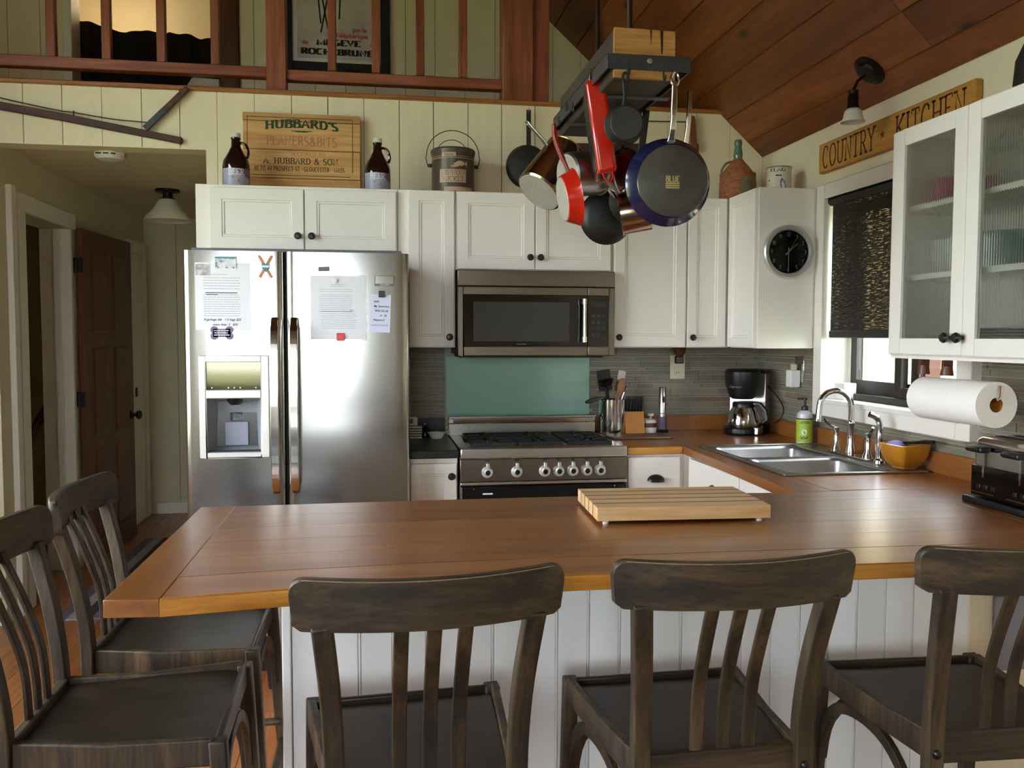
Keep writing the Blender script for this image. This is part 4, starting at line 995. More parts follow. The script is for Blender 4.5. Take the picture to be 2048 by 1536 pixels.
MB().box(rx0, rx0+.05, .05, D-ry-.11, .895, .917).box(rx1-.05, rx1, .05, D-ry-.11, .895, .917).box(rx0+.05, rx1-.05, D-ry-.16, D-ry-.11, .895, .915).build('top_frame', 'steel', rg, bevel=.003)
box('cooktop', 'black_gloss', rg, rx0+.05, rx1-.05, .05, D-ry-.16, .895, .899)
bgd = MB().box(rx0-.004, rx1-.004, .575, .60, .915, .975).box(rx0-.004, rx1-.004, .58, .60, .975, 1.0).box(rx0-.004, rx1-.004, .56, .60, 1.0, 1.012).build('backguard', 'steel', rg, bevel=.003)
box('vent_slot', 'copper_steel', bgd, rx0+.02, rx1-.03, .578, .581, .978, .995)
for i, x in enumerate((.4814, .6136, .7405, .8044, .8686, .9332, .9958)):
    kb = MB().lathe([(0, 0), (.026, 0), (.026, .006), (.021, .012), (.0205, .03), (.013, .032), (.012, .026), (0, .026)], 22).build('knob', 'clock_rim', cp, True); kb.matrix_local = frame_mw((x, 0, .8155), (0, -1, 0), (1, 0, 0))
    MB().box(-.0075, .0075, .012, .042, .012, .03).build('pointer', 'clock_rim', kb, bevel=.003).matrix_local = Matrix.Identity(4)
    MB().lathe([(0, .0261), (.0115, .0261), (0, .0275)], 14).build('knob_center', 'black_plastic', kb)
    
    box('mark', 'black_plastic', cp, x-.009, x+.009, -.0006, 0, .864, .868)
for (x, y, r) in ((.50, .14, .035), (.50, .38, .028), (.742, .26, .045), (.985, .14, .03), (.985, .38, .038)):
    MB().lathe([(0, 0), (r*1.7, 0), (r*1.7, .003), (r*1.2, .006), (r*1.15, .014), (r, .015), (0, .016)], 20, c=(x, y, .899)).build('burner', 'steel_polish', rg, True)
    MB().lathe([(r, 0), (r, .006), (r*.9, .009), (0, .009)], 20, c=(x, y, .915)).build('burner_cap', 'cast_iron', rg, True)
for x0 in (.415, .63, .86):
    b = MB(); x1 = x0+.21
    for yy in (.06, .44): b.box(x0, x1, yy, yy+.014, .925, .941)
    for xx in (x0, x1-.014): b.box(xx, xx+.014, .06, .454, .925, .941)
    for cyy in (.14, .26, .38):
        b.box(x0, x0+.075, cyy-.006, cyy+.006, .926, .944).box(x1-.075, x1, cyy-.006, cyy+.006, .926, .944)
    b.box((x0+x1)/2-.006, (x0+x1)/2+.006, .06, .12, .926, .944).box((x0+x1)/2-.006, (x0+x1)/2+.006, .2, .32, .926, .944).box((x0+x1)/2-.006, (x0+x1)/2+.006, .4, .454, .926, .944)
    for xx in (x0, x1-.014):
        for yy in (.06, .44): b.box(xx, xx+.014, yy, yy+.014, .899, .926)
    b.build('pan_grate', 'cast_iron', rg, bevel=.002, seg=1)
# ---------------------------------------------------------------- over-range microwave
mw = thing('microwave', 'stainless over-the-range microwave under the white cabinets', 'microwave', (0, 4.05, 0))
MX0, MX1 = .375, 1.136
box('body', 'gun_metal', mw, MX0+.004, MX1-.004, .03, D-4.05-.008, 1.331, 1.732, .003)
box('top_grille', 'steel_dark', mw, MX0, MX1, -.004, .03, 1.656, 1.731, .004)
b = MB()
b.box(MX0, .402, -.004, .03, 1.326, 1.653).box(.402, 1.001, -.004, .03, 1.6145, 1.653).box(.402, 1.001, -.004, .03, 1.326, 1.372)
dr_ = b.build('door', 'steel_dark', mw, bevel=.003)
box('door_glass', 'black_gloss', dr_, .402, 1.001, -.002, .03, 1.372, 1.6145)
k = NT('mesh_window'); k.set(Base_Color=lin('#3b3a38'), Roughness=.25); M['mesh_window'] = k.m
box('window_mesh', 'mesh_window', dr_, .449, .912, -.0026, -.002, 1.395, 1.582, .004)
box('maker_mark', 'grey_tag', dr_, .655, .705, -.0026, -.002, 1.380, 1.384)
MB().box(1.108, MX1, -.004, .03, 1.326, 1.653).box(1.0045, 1.108, -.004, .03, 1.6145, 1.653).box(1.0045, 1.108, -.004, .03, 1.326, 1.372).build('control_frame', 'steel_dark', mw, bevel=.003)
kp = box('control_glass', 'black_gloss', mw, 1.0045, 1.108, -.002, .03, 1.372, 1.6145)
for r_ in range(4):
    for c_ in range(3): box('key', 'gun_metal', kp, 1.022+.026*c_, 1.040+.026*c_, -.0026, -.002, 1.42+.03*r_, 1.436+.03*r_)
box('display', 'gun_metal', kp, 1.02, 1.094, -.0026, -.002, 1.56, 1.585)
MB().rod((.978, -.045, 1.415), (.978, -.045, 1.575), .0085, n=14).build('handle_grip', 'steel', mw, True)
for z0, z1 in ((1.392, 1.418), (1.572, 1.598)):
    hh = MB().rod((.978, -.045, z0), (.978, -.045, z1), .0125, n=14).rod((.978, -.045, (z0+z1)/2), (.972, 0, (z0+z1)/2), .008).build('handle_end', 'nickel', mw, True)
MB().box(MX0+.02, MX1-.05, .02, D-4.05-.03, 1.316, 1.331).build('vent_filter', 'black_plastic', mw)
# ---------------------------------------------------------------- sink, tap, soap, bowl
sk = thing('kitchen_sink', 'double-bowl stainless drop-in sink below the window', 'sink', (0, 0, C))
X0, X1, Y0, Y1 = 1.458, 2.026, 2.908, 3.745
def sink_part():
    # rim as a grid with two bowl openings
    b = MB(); ys = [Y0, Y0+.035, 3.315, 3.345, Y1-.035, Y1]; xs_ = [X0, X0+.035, 1.90, X1]
    for i in range(3):
        for j in range(5):
            if i == 1 and j in (1, 3): continue
            b.box(xs_[i], xs_[i+1], ys[j], ys[j+1], .0, .006)
    return b
sink_part().build('rim', 'sink_steel', sk)
MB().box(X0-.003, X1+.002, Y0-.003, Y0+.004, 0, .009).box(X0-.003, X0+.004, Y0, Y1, 0, .009).box(X1-.004, X1+.002, Y0, Y1, 0, .009).box(X0, X1, Y1-.004, Y1+.003, 0, .009).build('rim_edge', 'sink_steel', sk, bevel=.003)
for (a, b_) in ((Y0+.033, 3.317), (3.343, Y1-.033)):
    m = MB(); x0, x1 = X0+.033, 1.902; h = -.17; i = .03
    def ring(dx, z):
        r = .05; pts = []
        for (cx, cyy, a0) in ((x1-dx-r, b_-dx-r, 0), (x0+dx+r, b_-dx-r, 90), (x0+dx+r, a+dx+r, 180), (x1-dx-r, a+dx+r, 270)):
            pts += [(cx+r*math.cos(R(a0+22.5*q)), cyy+r*math.sin(R(a0+22.5*q)), z) for q in range(5)]
        return pts
    rings = [ring(-.004, .0062), ring(.004, .002), ring(.008, -.01), ring(.018, h+.03), ring(.035, h+.006), ring(.06, h)]
    v = [p for r_ in rings for p in r_]; f_ = []; n = 20
    for q in range(len(rings)-1):
        f_ += [(q*n+j, q*n+(j+1) % n, (q+1)*n+(j+1) % n, (q+1)*n+j) for j in range(n)]
    f_.append(tuple(range((len(rings)-1)*n, len(rings)*n)))
    m.add(v, f_); m.build('bowl', 'sink_steel', sk, True, ang=60)
    MB().lathe([(0, .001), (.03, .001), (.042, .003), (.045, .001)], 18, c=((x0+x1)/2, (a+b_)/2, h)).build('drain', 'chrome', sk, True)
tp = thing('kitchen_tap', 'chrome gooseneck tap with two lever handles behind the sink', 'tap', (1.965, 3.335, C+.0065))
MB().box(-.03, .03, -.16, .14, 0, .008).build('base_plate', 'chrome', tp, bevel=.006)
MB().lathe([(.02, .008), (.02, .03), (.014, .05), (.013, .13), (.016, .135), (.016, .142), (.012, .15)], 16).build('post', 'chrome', tp, True)
g = [(0, 0, .15), (0, 0, .205)] + [(-.066*(1-math.cos(R(a))), .012*(1-math.cos(R(a))), .205+.07*math.sin(R(a))) for a in range(20, 181, 20)] + [(-.134, .025, .165), (-.136, .025, .145)]
MB().tube(g, [.012]*(len(g)-2)+[.013, .0155], 12).build('spout', 'chrome', tp, True)
for yy, s_ in ((-.13, -1), (.115, 1)):
    MB().lathe([(.022, .008), (.02, .02), (.011, .04), (.013, .07), (.009, .09), (.012, .1), (.014, .108), (0, .114)], 16, c=(0, yy, 0)).build('valve', 'chrome', tp, True)
    MB().tube([(0, yy, .105), (-.012, yy+.03*s_, .112), (-.02, yy+.055*s_, .128), (-.02, yy+.065*s_, .14)], [.007, .006, .006, .005], 8).build('lever', 'chrome', tp, True)
sp = thing('side_sprayer', 'chrome pull-out sprayer beside the amber bowl', 'sprayer', (1.962, 3.12, C+.0065))
MB().lathe([(.024, 0), (.022, .012), (.014, .02), (.013, .04), (.016, .06), (.013, .12)], 16).build('base', 'chrome', sp, True)
MB().tube(spline([(0, 0, .11), (0, .0, .15), (-.01, .004, .18), (-.04, .01, .195)], 4), .0125, 10).build('head', 'chrome', sp, True)
so = thing('soap_bottle', 'pump soap bottle with lime-green label beside the sink', 'soap bottle', (1.995, 3.79, C))
MB().lathe([(0, 0), (.034, 0), (.037, .006), (.037, .125), (.034, .145), (.022, .157), (.014, .16)], 24).build('bottle', 'soap_body', so, True)
MB().lathe([(.0374, .012), (.0376, .012), (.0376, .118), (.0374, .118)], 24).build('label_band', 'soap_label', so, True)
MB().lathe([(.0374, .118), (.0378, .118), (.0378, .123), (.0374, .123)], 24).build('label_rule', 'ink', so, True)
MB().lathe([(.016, .158), (.016, .178), (.006, .182), (.006, .208), (.012, .21), (.012, .218), (0, .22)], 14).box(-.036, .002, -.006, .006, .209, .219).build('pump', 'black_plastic', so, True)
aim = math.atan2(-3.79, -1.995)
for tx, z, h, w_ in (('MEYERS', .098, .013, .045), ('SOAP', .026, .011, .036)): letter('lettering', 'ink', so, tx, h, cyl(.038, aim, z), serif=False, wt=.2, width=w_)
b = MB(); 
for i in range(16): b.v.append(cyl(.0381, aim, .058)(.012*math.cos(i*.3927), .014*math.sin(i*.3927)))
b.f.append(tuple(range(16))); me = bpy.data.meshes.new('emblem'); me.from_pydata(b.v, [], b.f); put('emblem', me, 'white_paper', so)
bw = thing('amber_bowl', 'square amber ceramic bowl at the right of the sink', 'bowl', (1.975, 2.975, C+.0092), R(8))
def sq(r, z, n=5):
    pts = []; k_ = r*.25
    for (cx, cyy, a0) in ((r-k_, r-k_, 0), (-r+k_, r-k_, 90), (-r+k_, -r+k_, 180), (r-k_, -r+k_, 270)): pts += [(cx+k_*math.cos(R(a0+90*q/(n-1))), cyy+k_*math.sin(R(a0+90*q/(n-1))), z) for q in range(n)]
    return pts
rings = [sq(.032, 0), sq(.038, .012), sq(.045, .014), sq(.062, .05), sq(.07, .092), sq(.067, .093), sq(.058, .05), sq(.04, .02), sq(.02, .018)]
v = [p for r_ in rings for p in r_]; n = 20; f_ = [tuple(range(n-1, -1, -1))]
for q in range(len(rings)-1): f_ += [(q*n+j, q*n+(j+1) % n, (q+1)*n+(j+1) % n, (q+1)*n+j) for j in range(n)]
f_.append(tuple(range((len(rings)-1)*n, len(rings)*n)))
put('bowl', mesh_from(v, f_, 'bowl', True, 50), 'amber_ceramic', bw)
br = thing('scrub_brush', 'dark-handled scrub brush lying across the amber bowl', 'brush', (1.985, 2.98, C+.105))
MB().tube([(.0, .03, -.004), (.01, -.03, .004), (.02, -.09, .014), (.022, -.13, .017)], [.006, .005, .009, .008], 8).build('handle', 'black_plastic', br, True)
MB().lathe([(0, -.01), (.02, -.01), (.024, .004), (0, .01)], 14, c=(0, .035, -.006)).build('head', 'black_plastic', br, True)
tag(MB().lathe([(0, 0), (.03, .002), (.035, .012), (.02, .026), (0, .03)], 14, sx=1.2, sy=.8).build('dish_cloth', 'purple_fabric', None, True, loc=(1.96, 3.01, C+.082)), 'lavender cloth bunched in the amber bowl', 'cloth')
# ---------------------------------------------------------------- paper towel holder and roll
ph = thing('paper_towel_holder', 'chrome paper towel bar with dark brackets under the glass cabinet', 'holder', (1.785, 2.42, 1.235))
MB().tube([(-.0, .185, .0), (0, -.165, 0), (0, -.178, .012), (0, -.18, .045)], .0065, 10).build('rod', 'chrome', ph, True)
for yy in (.178, .06): MB().box(-.015, .015, yy-.008, yy+.008, .066, .112).lathe([(0, 0), (.02, 0), (.016, .03), (0, .035)], 12, c=(0, yy, .063)).build('bracket', 'door_brown', ph, True)
MB().rod((0, .18, 0), (0, .18, .1), .007).build('arm', 'door_brown', ph, True)
pr = MB(); n = 36; ro, ri = .068, .022; L0, L1 = -.165, .165
for yy in (L0, L1):
    for r_ in (ri, ro): pr.v += [(r_*math.cos(6.28319*i/n), yy, r_*math.sin(6.28319*i/n)) for i in range(n)]
for i in range(n):
    j = (i+1) % n; pr.f += [(i, j, n+j, n+i), (2*n+i, 3*n+i, 3*n+j, 2*n+j), (n+i, n+j, 3*n+j, 3*n+i), (i, 2*n+i, 2*n+j, j)]
tr_ = thing('paper_towel_roll', 'white paper towel roll hanging under the glass cabinet', 'paper towel', (1.785, 2.42, 1.222))
put('paper', mesh_from(pr.v, pr.f, 'paper', True, 40), 'towel_paper', tr_)
b = MB()
for yy in (L0+.001, L1-.001): b.v += [(ri*math.cos(6.28319*i/n), yy, ri*math.sin(6.28319*i/n)) for i in range(n)]
b.f = [(i, (i+1) % n, n+(i+1) % n, n+i) for i in range(n)]; b.v = [(x*.96, y, z*.96) for x, y, z in b.v]; b.build('core', 'knife_wood', tr_, True)
# ---------------------------------------------------------------- four-slice toaster
to = thing('toaster', 'chrome and black toaster at the right end of the worktop', 'toaster', (1.86, 2.25, C))
MB().box(-.075, .13, -.19, .145, 0, .022).build('base', 'black_plastic', to, bevel=.006)
MB().box(-.055, .125, -.185, .135, .022, .205).build('body', 'steel_polish', to, bevel=.03, seg=4)
box('end_panel', 'black_gloss', to, -.060, -.052, -.172, .124, .026, .118, .003)
for yy in (.07, -.08):
    box('slot', 'chrome', to, -.0615, -.058, yy-.004, yy+.004, .085, .165)
    MB().box(-.098, -.062, yy-.034, yy+.034, .162, .18).box(-.105, -.095, yy-.03, yy+.03, .167, .177).build('lever', 'black_plastic', to, bevel=.006)
    for q in (0, 1, 2): box('key', 'gun_metal', to, -.0625, -.0595, yy-.05+.03*q, yy-.035+.03*q, .05, .062, .001)
    box('key_line', 'steel_polish', to, -.0625, -.0595, yy-.05, yy+.05, .036, .039)
for q in (.0, .065): MB().box(-.0+q, .022+q, -.15, .1, .2045, .2065).build('bread_slot', 'black_plastic', to)
# ---------------------------------------------------------------- coffee maker
cm = thing('coffee_maker', 'black and steel drip coffee maker with steel carafe in the corner', 'coffee maker', (1.89, 4.235, C), R(-42))
MB().lathe([(0, 0), (.092, 0), (.096, .012), (.096, .034), (.088, .042), (0, .042)], 28, c=(0, -.02, 0)).box(-.096, .10, 0, .12, 0, .05).build('base', 'black_plastic', cm, bevel=.003)
box('column', 'steel', cm, -.098, .098, .05, .125, .05, .315, .006)
MB().box(-.103, .103, .04, .13, .315, .335).build('reservoir_lid', 'black_plastic', cm, bevel=.006)
MB().lathe([(.052, .185), (.066, .195), (.088, .26), (.09, .325), (.08, .34), (0, .343)], 28, c=(0, -.03, 0)).build('brew_head', 'black_plastic', cm, True)
box('switch_block', 'steel', cm, .065, .098, -.07, .05, .005, .042, .004)
script('maker_mark', 'grey_tag', cm, 'Capresso', .013, lambda u, v: (u-.01, -.03-.0895*math.cos(u/.09), .245+v), .2)
ca = thing('carafe', 'steel thermal carafe standing on the coffee maker base', 'carafe', (1.878, 4.215, C+.0425), R(-42))
MB().lathe([(0, 0), (.078, 0), (.082, .008), (.082, .03), (.07, .075), (.056, .1)], 32).build('body', 'chrome', ca, True)
MB().lathe([(.057, .099), (.057, .118), (.05, .128), (0, .13)], 28).build('collar', 'black_plastic', ca, True)
MB().bar([(.05, -.0, .118), (.085, -.0, .118), (.115, 0, .085), (.125, 0, .04), (.10, 0, .02)], .026, [.018, .02, .022, .02, .014], side=(0, 1, 0)).build('handle', 'black_plastic', ca, bevel=.005)
tag(MB().tube(spline([(2.00, 4.25, C+.27), (2.045, 4.18, C+.2), (2.052, 4.12, C+.14), (2.035, 4.12, C+.085), (2.03, 4.17, C+.06)], 6), .004, 8).build('power_cord', 'black_plastic', None, True), 'black power cord looping behind the coffee maker', 'cord')
# ---------------------------------------------------------------- outlets with plugs
ou = thing('wall_outlet', 'cream wall outlet on the slate backsplash below the corner cabinet', 'outlet', (1.605, D-.0085, 1.19))
MB().box(-.042, .042, -.006, 0, 0, .13).build('plate', 'outlet_cream', ou, bevel=.003)
for z in (.035, .095): 
    rc = MB().lathe([(0, 0), (.017, 0), (.017, .003), (0, .003)], 16).build('receptacle', 'outlet_cream', ou); rc.matrix_local = frame_mw((0, -.006, z), (0, -1, 0), (1, 0, 0))
    box('slots', 'black_plastic', ou, -.008, -.005, -.0095, -.009, z-.004, z+.006); box('slots', 'black_plastic', ou, .005, .008, -.0095, -.009, z-.004, z+.006)
pl = thing('night_light', 'brown plug-in night light on the backsplash outlet', 'night light', (1.605, D-.0215, 1.275))
MB().box(-.022, .022, -.032, .0, 0, .04).build('plug', 'black_plastic', pl, bevel=.005)
MB().lathe([(.018, .04), (.03, .06), (.036, .086), (0, .086)], 16, c=(0, -.02, 0)).build('shade', 'door_brown', pl, True)
o2 = thing('wall_outlet', 'metal-edged outlet plate on the side wall tiles near the clock', 'outlet', (XR-.0085, 3.99, 1.195))
box('plate', 'steel_polish', o2, -.006, 0, -.045, .045, 0, .13, .003)
ad = thing('plug_adapter', 'white plug-in charger on the side wall outlet', 'adapter', (XR-.0155, 4.0, 1.17))
box('body', 'white_plastic', ad, -.05, 0, -.028, .028, 0, .085, .005); box('prong_cap', 'outlet_cream', ad, -.035, -.01, -.012, .012, .085, .115, .004)
# ---------------------------------------------------------------- utensil crock and friends
cr = thing('utensil_crock', 'tall stainless utensil crock beside the range', 'crock', (1.215, 4.36, C))
MB().lathe([(0, 0), (.07, 0), (.073, .004), (.073, .178), (.069, .18), (.067, .178), (.067, .008), (0, .008)], 32).build('body', 'chrome', cr, True)
cx, cyc, cz = 1.215, 4.36, C+.01
def utensil(name, label, cat, bx, by, tx, ty, tz, parts):
    d = Vector((tx-bx, ty-by, tz)); mwm = frame_mw((bx, by, cz), d, (0, -1, 0))
    t = thing(name, label, cat, mw=mwm); L_ = d.length
    for nm, mt, b in parts(L_): b.build(nm, mt, t, True)
    return t
utensil('ladle', 'black ladle leaning left in the steel crock', 'ladle', 1.235, 4.36, 1.165, 4.33, .27, lambda L: [('handle', 'black_plastic', MB().rod((0, 0, 0), (0, 0, L-.02), .006)), ('bowl', 'black_plastic', MB().lathe([(.0, -.035), (.028, -.025), (.042, 0), (.038, 0), (0, -.03)], 18, c=(.02, 0, L)))])
utensil('slotted_turner', 'broad black turner in the steel crock', 'turner', 1.22, 4.385, 1.175, 4.39, .30, lambda L: [('handle', 'black_plastic', MB().rod((0, 0, 0), (0, 0, L-.08), .006)), ('blade', 'black_plastic', MB().box(-.003, .003, -.035, .035, L-.09, L+.02))])
utensil('metal_spatula', 'steel spatula with wooden handle in the crock', 'spatula', 1.20, 4.36, 1.275, 4.38, .315, lambda L: [('handle', 'spoon_wood', MB().rod((0, 0, 0), (0, 0, L-.11), .009)), ('blade', 'steel', MB().box(-.0015, .0015, -.02, .02, L-.11, L))])
utensil('wooden_spoon', 'pale wooden spoon standing in the crock', 'spoon', 1.215, 4.35, 1.265, 4.34, .27, lambda L: [('handle', 'spoon_wood', MB().rod((0, 0, 0), (0, 0, L-.05), .007)), ('bowl', 'spoon_wood', MB().lathe([(0, -.045), (.017, -.03), (.024, 0), (.017, .03), (0, .04)], 14, c=(0, 0, L-.03), sx=.35))])
utensil('wooden_paddle', 'flat wooden paddle at the back of the crock', 'paddle', 1.21, 4.40, 1.20, 4.415, .30, lambda L: [('handle', 'spoon_wood', MB().rod((0, 0, 0), (0, 0, L-.09), .007)), ('blade', 'spoon_wood', MB().box(-.004, .004, -.018, .018, L-.1, L))])
utensil('whisk_handle', 'thin steel-handled utensil leaning right in the crock', 'utensil', 1.20, 4.35, 1.29, 4.35, .235, lambda L: [('handle', 'steel_polish', MB().rod((0, 0, 0), (0, 0, L), .005)), ('end_ring', 'steel_polish', MB().tube([(0, .012*math.cos(a*.785), L+.01+.012*math.sin(a*.785)) for a in range(8)], .002, 6, closed=True))])
utensil('can_opener', 'black-handled tool sticking out left over the range', 'tool', 1.19, 4.345, 1.165, 4.335, .185, lambda L: [('shaft', 'steel_polish', MB().rod((0, 0, 0), (0, 0, L), .006))])
MB().bar(spline([(1.165, 4.335, C+.188), (1.12, 4.325, C+.18), (1.06, 4.315, C+.165)], 4), .014, [.012]*4+[.022]*3+[.018, .01], side=(0, 1, 0)).build('handle', 'black_plastic', None, bevel=.003)
hd = bpy.data.objects[-1] if False else [o for o in COL.objects if o.name.startswith('handle')][-1]
t_ = bpy.data.objects['can_opener']; bpy.context.view_layer.update(); hd.parent = t_; hd.matrix_parent_inverse = t_.matrix_world.inverted()
kb = thing('knife_block', 'light wooden knife block with black-handled knives', 'knife block', (1.325, 4.36, C))
MB().prism([(-.06, 0), (.05, 0), (.05, .095), (-.035, .115)], -.052, .052, 'yz').build('block', 'knife_wood', kb, bevel=.003)
for i in range(6):
    xk = -.041+.0165*i
    kn = thing('steak_knife', 'black-handled knife in the wooden block, %s from the left' % ['first', 'second', 'third', 'fourth', 'fifth', 'last'][i], 'knife', (1.325+xk, 4.352, C+.1085), 0, 'knives in the block'); kn.rotation_euler = (R(14), R(4), 0)
    MB().bar(spline([(0, 0, 0), (0, -.003, .03), (0, 0, .07), (0, .006, .085)], 3), .011, [.014]*6+[.018]*4).build('handle', 'black_plastic', kn, bevel=.003)
    MB().box(-.0008, .0008, -.006, .006, -.05, 0).build('blade', 'steel', kn)
    for z in (.012, .062): MB().rod((-.006, 0, z), (.006, 0, z), .002, n=6).build('rivet', 'chrome', kn)
jr = thing('honey_pot', 'small grey stoneware pot with brown label band', 'pot', (1.415, 4.375, C))
MB().lathe([(0, 0), (.044, 0), (.047, .01), (.047, .05), (.044, .065), (.034, .07), (.031, .066), (.03, .02), (0, .02)], 24).build('body', 'white_ceramic', jr, True)
MB().lathe([(.0475, .028), (.0478, .028), (.0478, .052), (.0475, .052)], 24).build('band', 'walnut', jr, True)
hd_ = thing('honey_dipper', 'small wooden dipper standing in the stoneware pot', 'dipper', (1.40, 4.37, C+.0205)); MB().rod((0, 0, 0), (-.02, 0, .1), .005).build('stick', 'spoon_wood', hd_, True)
tag(MB().lathe([(0, 0), (.006, 0), (.006, .06), (.017, .066), (.017, .08), (0, .082)], 14).build('bottle_stopper', 'white_ceramic', None, True, loc=(1.43, 4.375, C+.0205)), 'small pale stopper standing in the stoneware pot', 'stopper')
op = thing('electric_corkscrew', 'silver electric corkscrew standing on a black base', 'corkscrew', (1.484, 4.345, C))
MB().lathe([(0, 0), (.033, 0), (.034, .006), (.026, .018), (0, .02)], 24).build('base', 'black_plastic', op, True)
MB().lathe([(.022, .018), (.023, .022), (.021, .085), (.019, .085), (.02, .02)], 20).build('foil_tube', 'purple_tint', op, True)
MB().lathe([(0, .083), (.0185, .083), (.0185, .235), (.015, .24), (0, .24)], 24).build('body', 'steel', op, True)
MB().lathe([(.0188, .1), (.0191, .1), (.0191, .104), (.0188, .104)], 24).build('ring', 'grey_tag', op, True)
o = MB().lathe([(0, 0), (.007, 0), (.006, .003), (0, .003)], 16, sy=2.6).build('switch', 'black_plastic', op, True); o.matrix_local = frame_mw((.0, -.018, .175), (0, -1, 0), (1, 0, 0))
b = MB().prism([(-.12, -.07), (.17, -.07), (.19, -.055), (.19, .04), (.10, .09), (-.12, .09)], 0, .012, 'xy')
tag(b.build('serving_board', 'brown_board', None, loc=(1.26, 4.13, C+.0005), bevel=.004), 'thin brown serving board lying beside the range', 'board')
# left of the range: timer, stacked coasters, grinder, spoon dish
ti = thing('kitchen_timer', 'white digital kitchen timer leaning beside the refrigerator', 'timer', (.158, 4.43, C+.012))
MB().box(-.03, .045, -.009, .004, 0, .078).build('body', 'white_plastic', ti, bevel=.006); box('display', 'lcd', ti, -.022, .022, -.0105, -.009, .045, .07)
for xx, zz in ((.0, .028), (.028, .028), (.014, .01)): MB().lathe([(0, 0), (.007, 0), (.006, .003), (0, .003)], 12).build('button', 'black_plastic', ti).matrix_local = frame_mw((xx, -.009, zz), (0, -1, 0), (1, 0, 0))
for i in range(5):
    cs = tag(box('coaster', 'white_ceramic', None, -.032, .032, -.032, .032, 0, .009, .002), 'pale square coaster beside the refrigerator, %s of the stack' % ['bottom', 'second', 'middle', 'fourth', 'topmost'][i], 'coaster', 'stacked coasters'); cs.location = (.185, 4.28, C+.0005+.0125*i)
    if i: box('felt', 'dark_cloth', cs, -.031, .031, -.031, .031, -.0034, 0)
pg = thing('pepper_grinder', 'small black grinder next to the stacked coasters', 'grinder', (.235, 4.30, C))
MB().lathe([(0, 0), (.02, 0), (.021, .02), (.012, .04), (.017, .052), (0, .06)], 16).build('body', 'black_gloss', pg, True); MB().lathe([(0, .06), (.006, .062), (.006, .07), (0, .073)], 10).build('finial', 'steel_polish', pg, True)
dsh = thing('spoon_rest', 'small white oval dish in front of the stone upstand', 'dish', (.288, 4.24, C))
MB().lathe([(0, 0), (.026, 0), (.046, .03), (.044, .031), (.024, .006), (0, .006)], 22, sy=.8).build('dish', 'white_ceramic', dsh, True); MB().tube([(.04, 0, .028), (.06, 0, .04), (.066, 0, .03), (.05, 0, .018)], .004, 8).build('handle', 'white_ceramic', dsh, True)
# ---------------------------------------------------------------- striped cutting board on the peninsula
cb = thing('cutting_board', 'maple and walnut striped cutting board on the peninsula', 'cutting board', (.83, 2.357, C), R(-3))
W2, D2, z0, z1 = .241, .147, .010, .046
ws = [.048, .009, .05, .009, .05, .009, .05, .009, .06]; y = D2
for i, w_ in enumerate(ws):
    o = box('strip', 'walnut' if i % 2 else 'maple', cb, -W2, W2, y-w_, y, z0, z1, .0005, 1); y -= w_
for sx in (-1, 1):
    for yy in (-.13, .13): MB().lathe([(0, 0), (.008, 0), (.009, .010), (0, .010)], 12, c=(sx*.215, yy, 0)).build('foot', 'white_plastic', cb, True)
# round the board's ends: chamfered maple caps follow the strips
# ---------------------------------------------------------------- things on top of the wall cabinets
ZT = 2.107
def growler(x, label):
    j = thing('glass_jug', label, 'jug', (x, 4.24, ZT))
    r = .062
    MB().lathe([(0, 0), (r-.004, 0), (r, .006), (r, .105), (r*.93, .13), (r*.6, .165), (.022, .195), (.02, .228), (.023, .23), (.023, .236), (.018, .238), (0, .238)], 32).build('bottle', 'jug_glass', j, True)
    MB().lathe([(0, .258), (.021, .258), (.022, .254), (.022, .238), (.0, .238)], 20).build('cap', 'jug_cap', j, True)
    MB().tube(spline([(.018, 0, .215), (.042, -.004, .208), (.055, -.006, .185), (.057, -.006, .16), (.05, -.004, .143)], 4), .0065, 8).build('handle', 'jug_glass', j, True)
    aim = math.atan2(-4.24, -x)
    b = MB(); n = 24
    for i in range(n+1):
        a = aim-1.25+2.5*i/n
        for z in (.004, .088): b.v.append(((r+.0006)*math.cos(a), (r+.0006)*math.sin(a), z))
    b.f = [(i*2, i*2+2, i*2+3, i*2+1) for i in range(n)]
    b.build('label', 'beer_label', j, True)
    letter('lettering', 'white_paper', j, 'BEER', .026, cyl(r+.0012, aim, .058), wt=.13, width=.074)
    m = cyl(r+.0012, aim, .0)
    b = MB()
    for pts in ([(.004, .03), (.014, .042), (.02, .05), (.012, .034), (.022, .02), (.008, .026)], [(-.025, .045), (-.015, .05), (-.006, .044), (-.016, .042)]):
        o = len(b.v); b.v += [m(*p) for p in pts]; b.f.append(tuple(range(o, o+len(pts))))
    me = bpy.data.meshes.new('figure'); me.from_pydata(b.v, [], b.f); put('figure', me, 'knife_wood', j)
    b = MB(); b.v += [m(.018, .036), m(.05, .006), m(.05, .012), m(.03, .03)]; b.f.append((0, 1, 2, 3)); me = bpy.data.meshes.new('ridge'); me.from_pydata(b.v, [], b.f); put('ridge', me, 'poster_dark', j)
growler(-.648, 'dark brown beer jug left of the wooden crate panel')
growler(.008, 'dark brown beer jug right of the wooden crate panel')
hc = thing('crate_panel', 'old pine crate panel with green lettering above the refrigerator', 'sign', (-.36, 4.40, ZT))
hc.rotation_euler = (R(-3), 0, 0)
for (a, b_, l, r_) in ((0, .085, -.262, .285), (.088, .225, -.283, .283), (.228, .365, -.281, .284), (.368, .405, -.283, .285)):
    box('plank', 'crate_wood', hc, l, r_, 0, .014, a, b_, .002)
MB().box(-.262, -.259, -.0008, 0, .1, .39).box(.244, .247, -.0008, 0, .12, .38).box(-.262, .245, -.0008, 0, .383, .386).box(-.24, .235, -.0008, 0, .099, .102).build('border_line', 'hub_ink', hc)
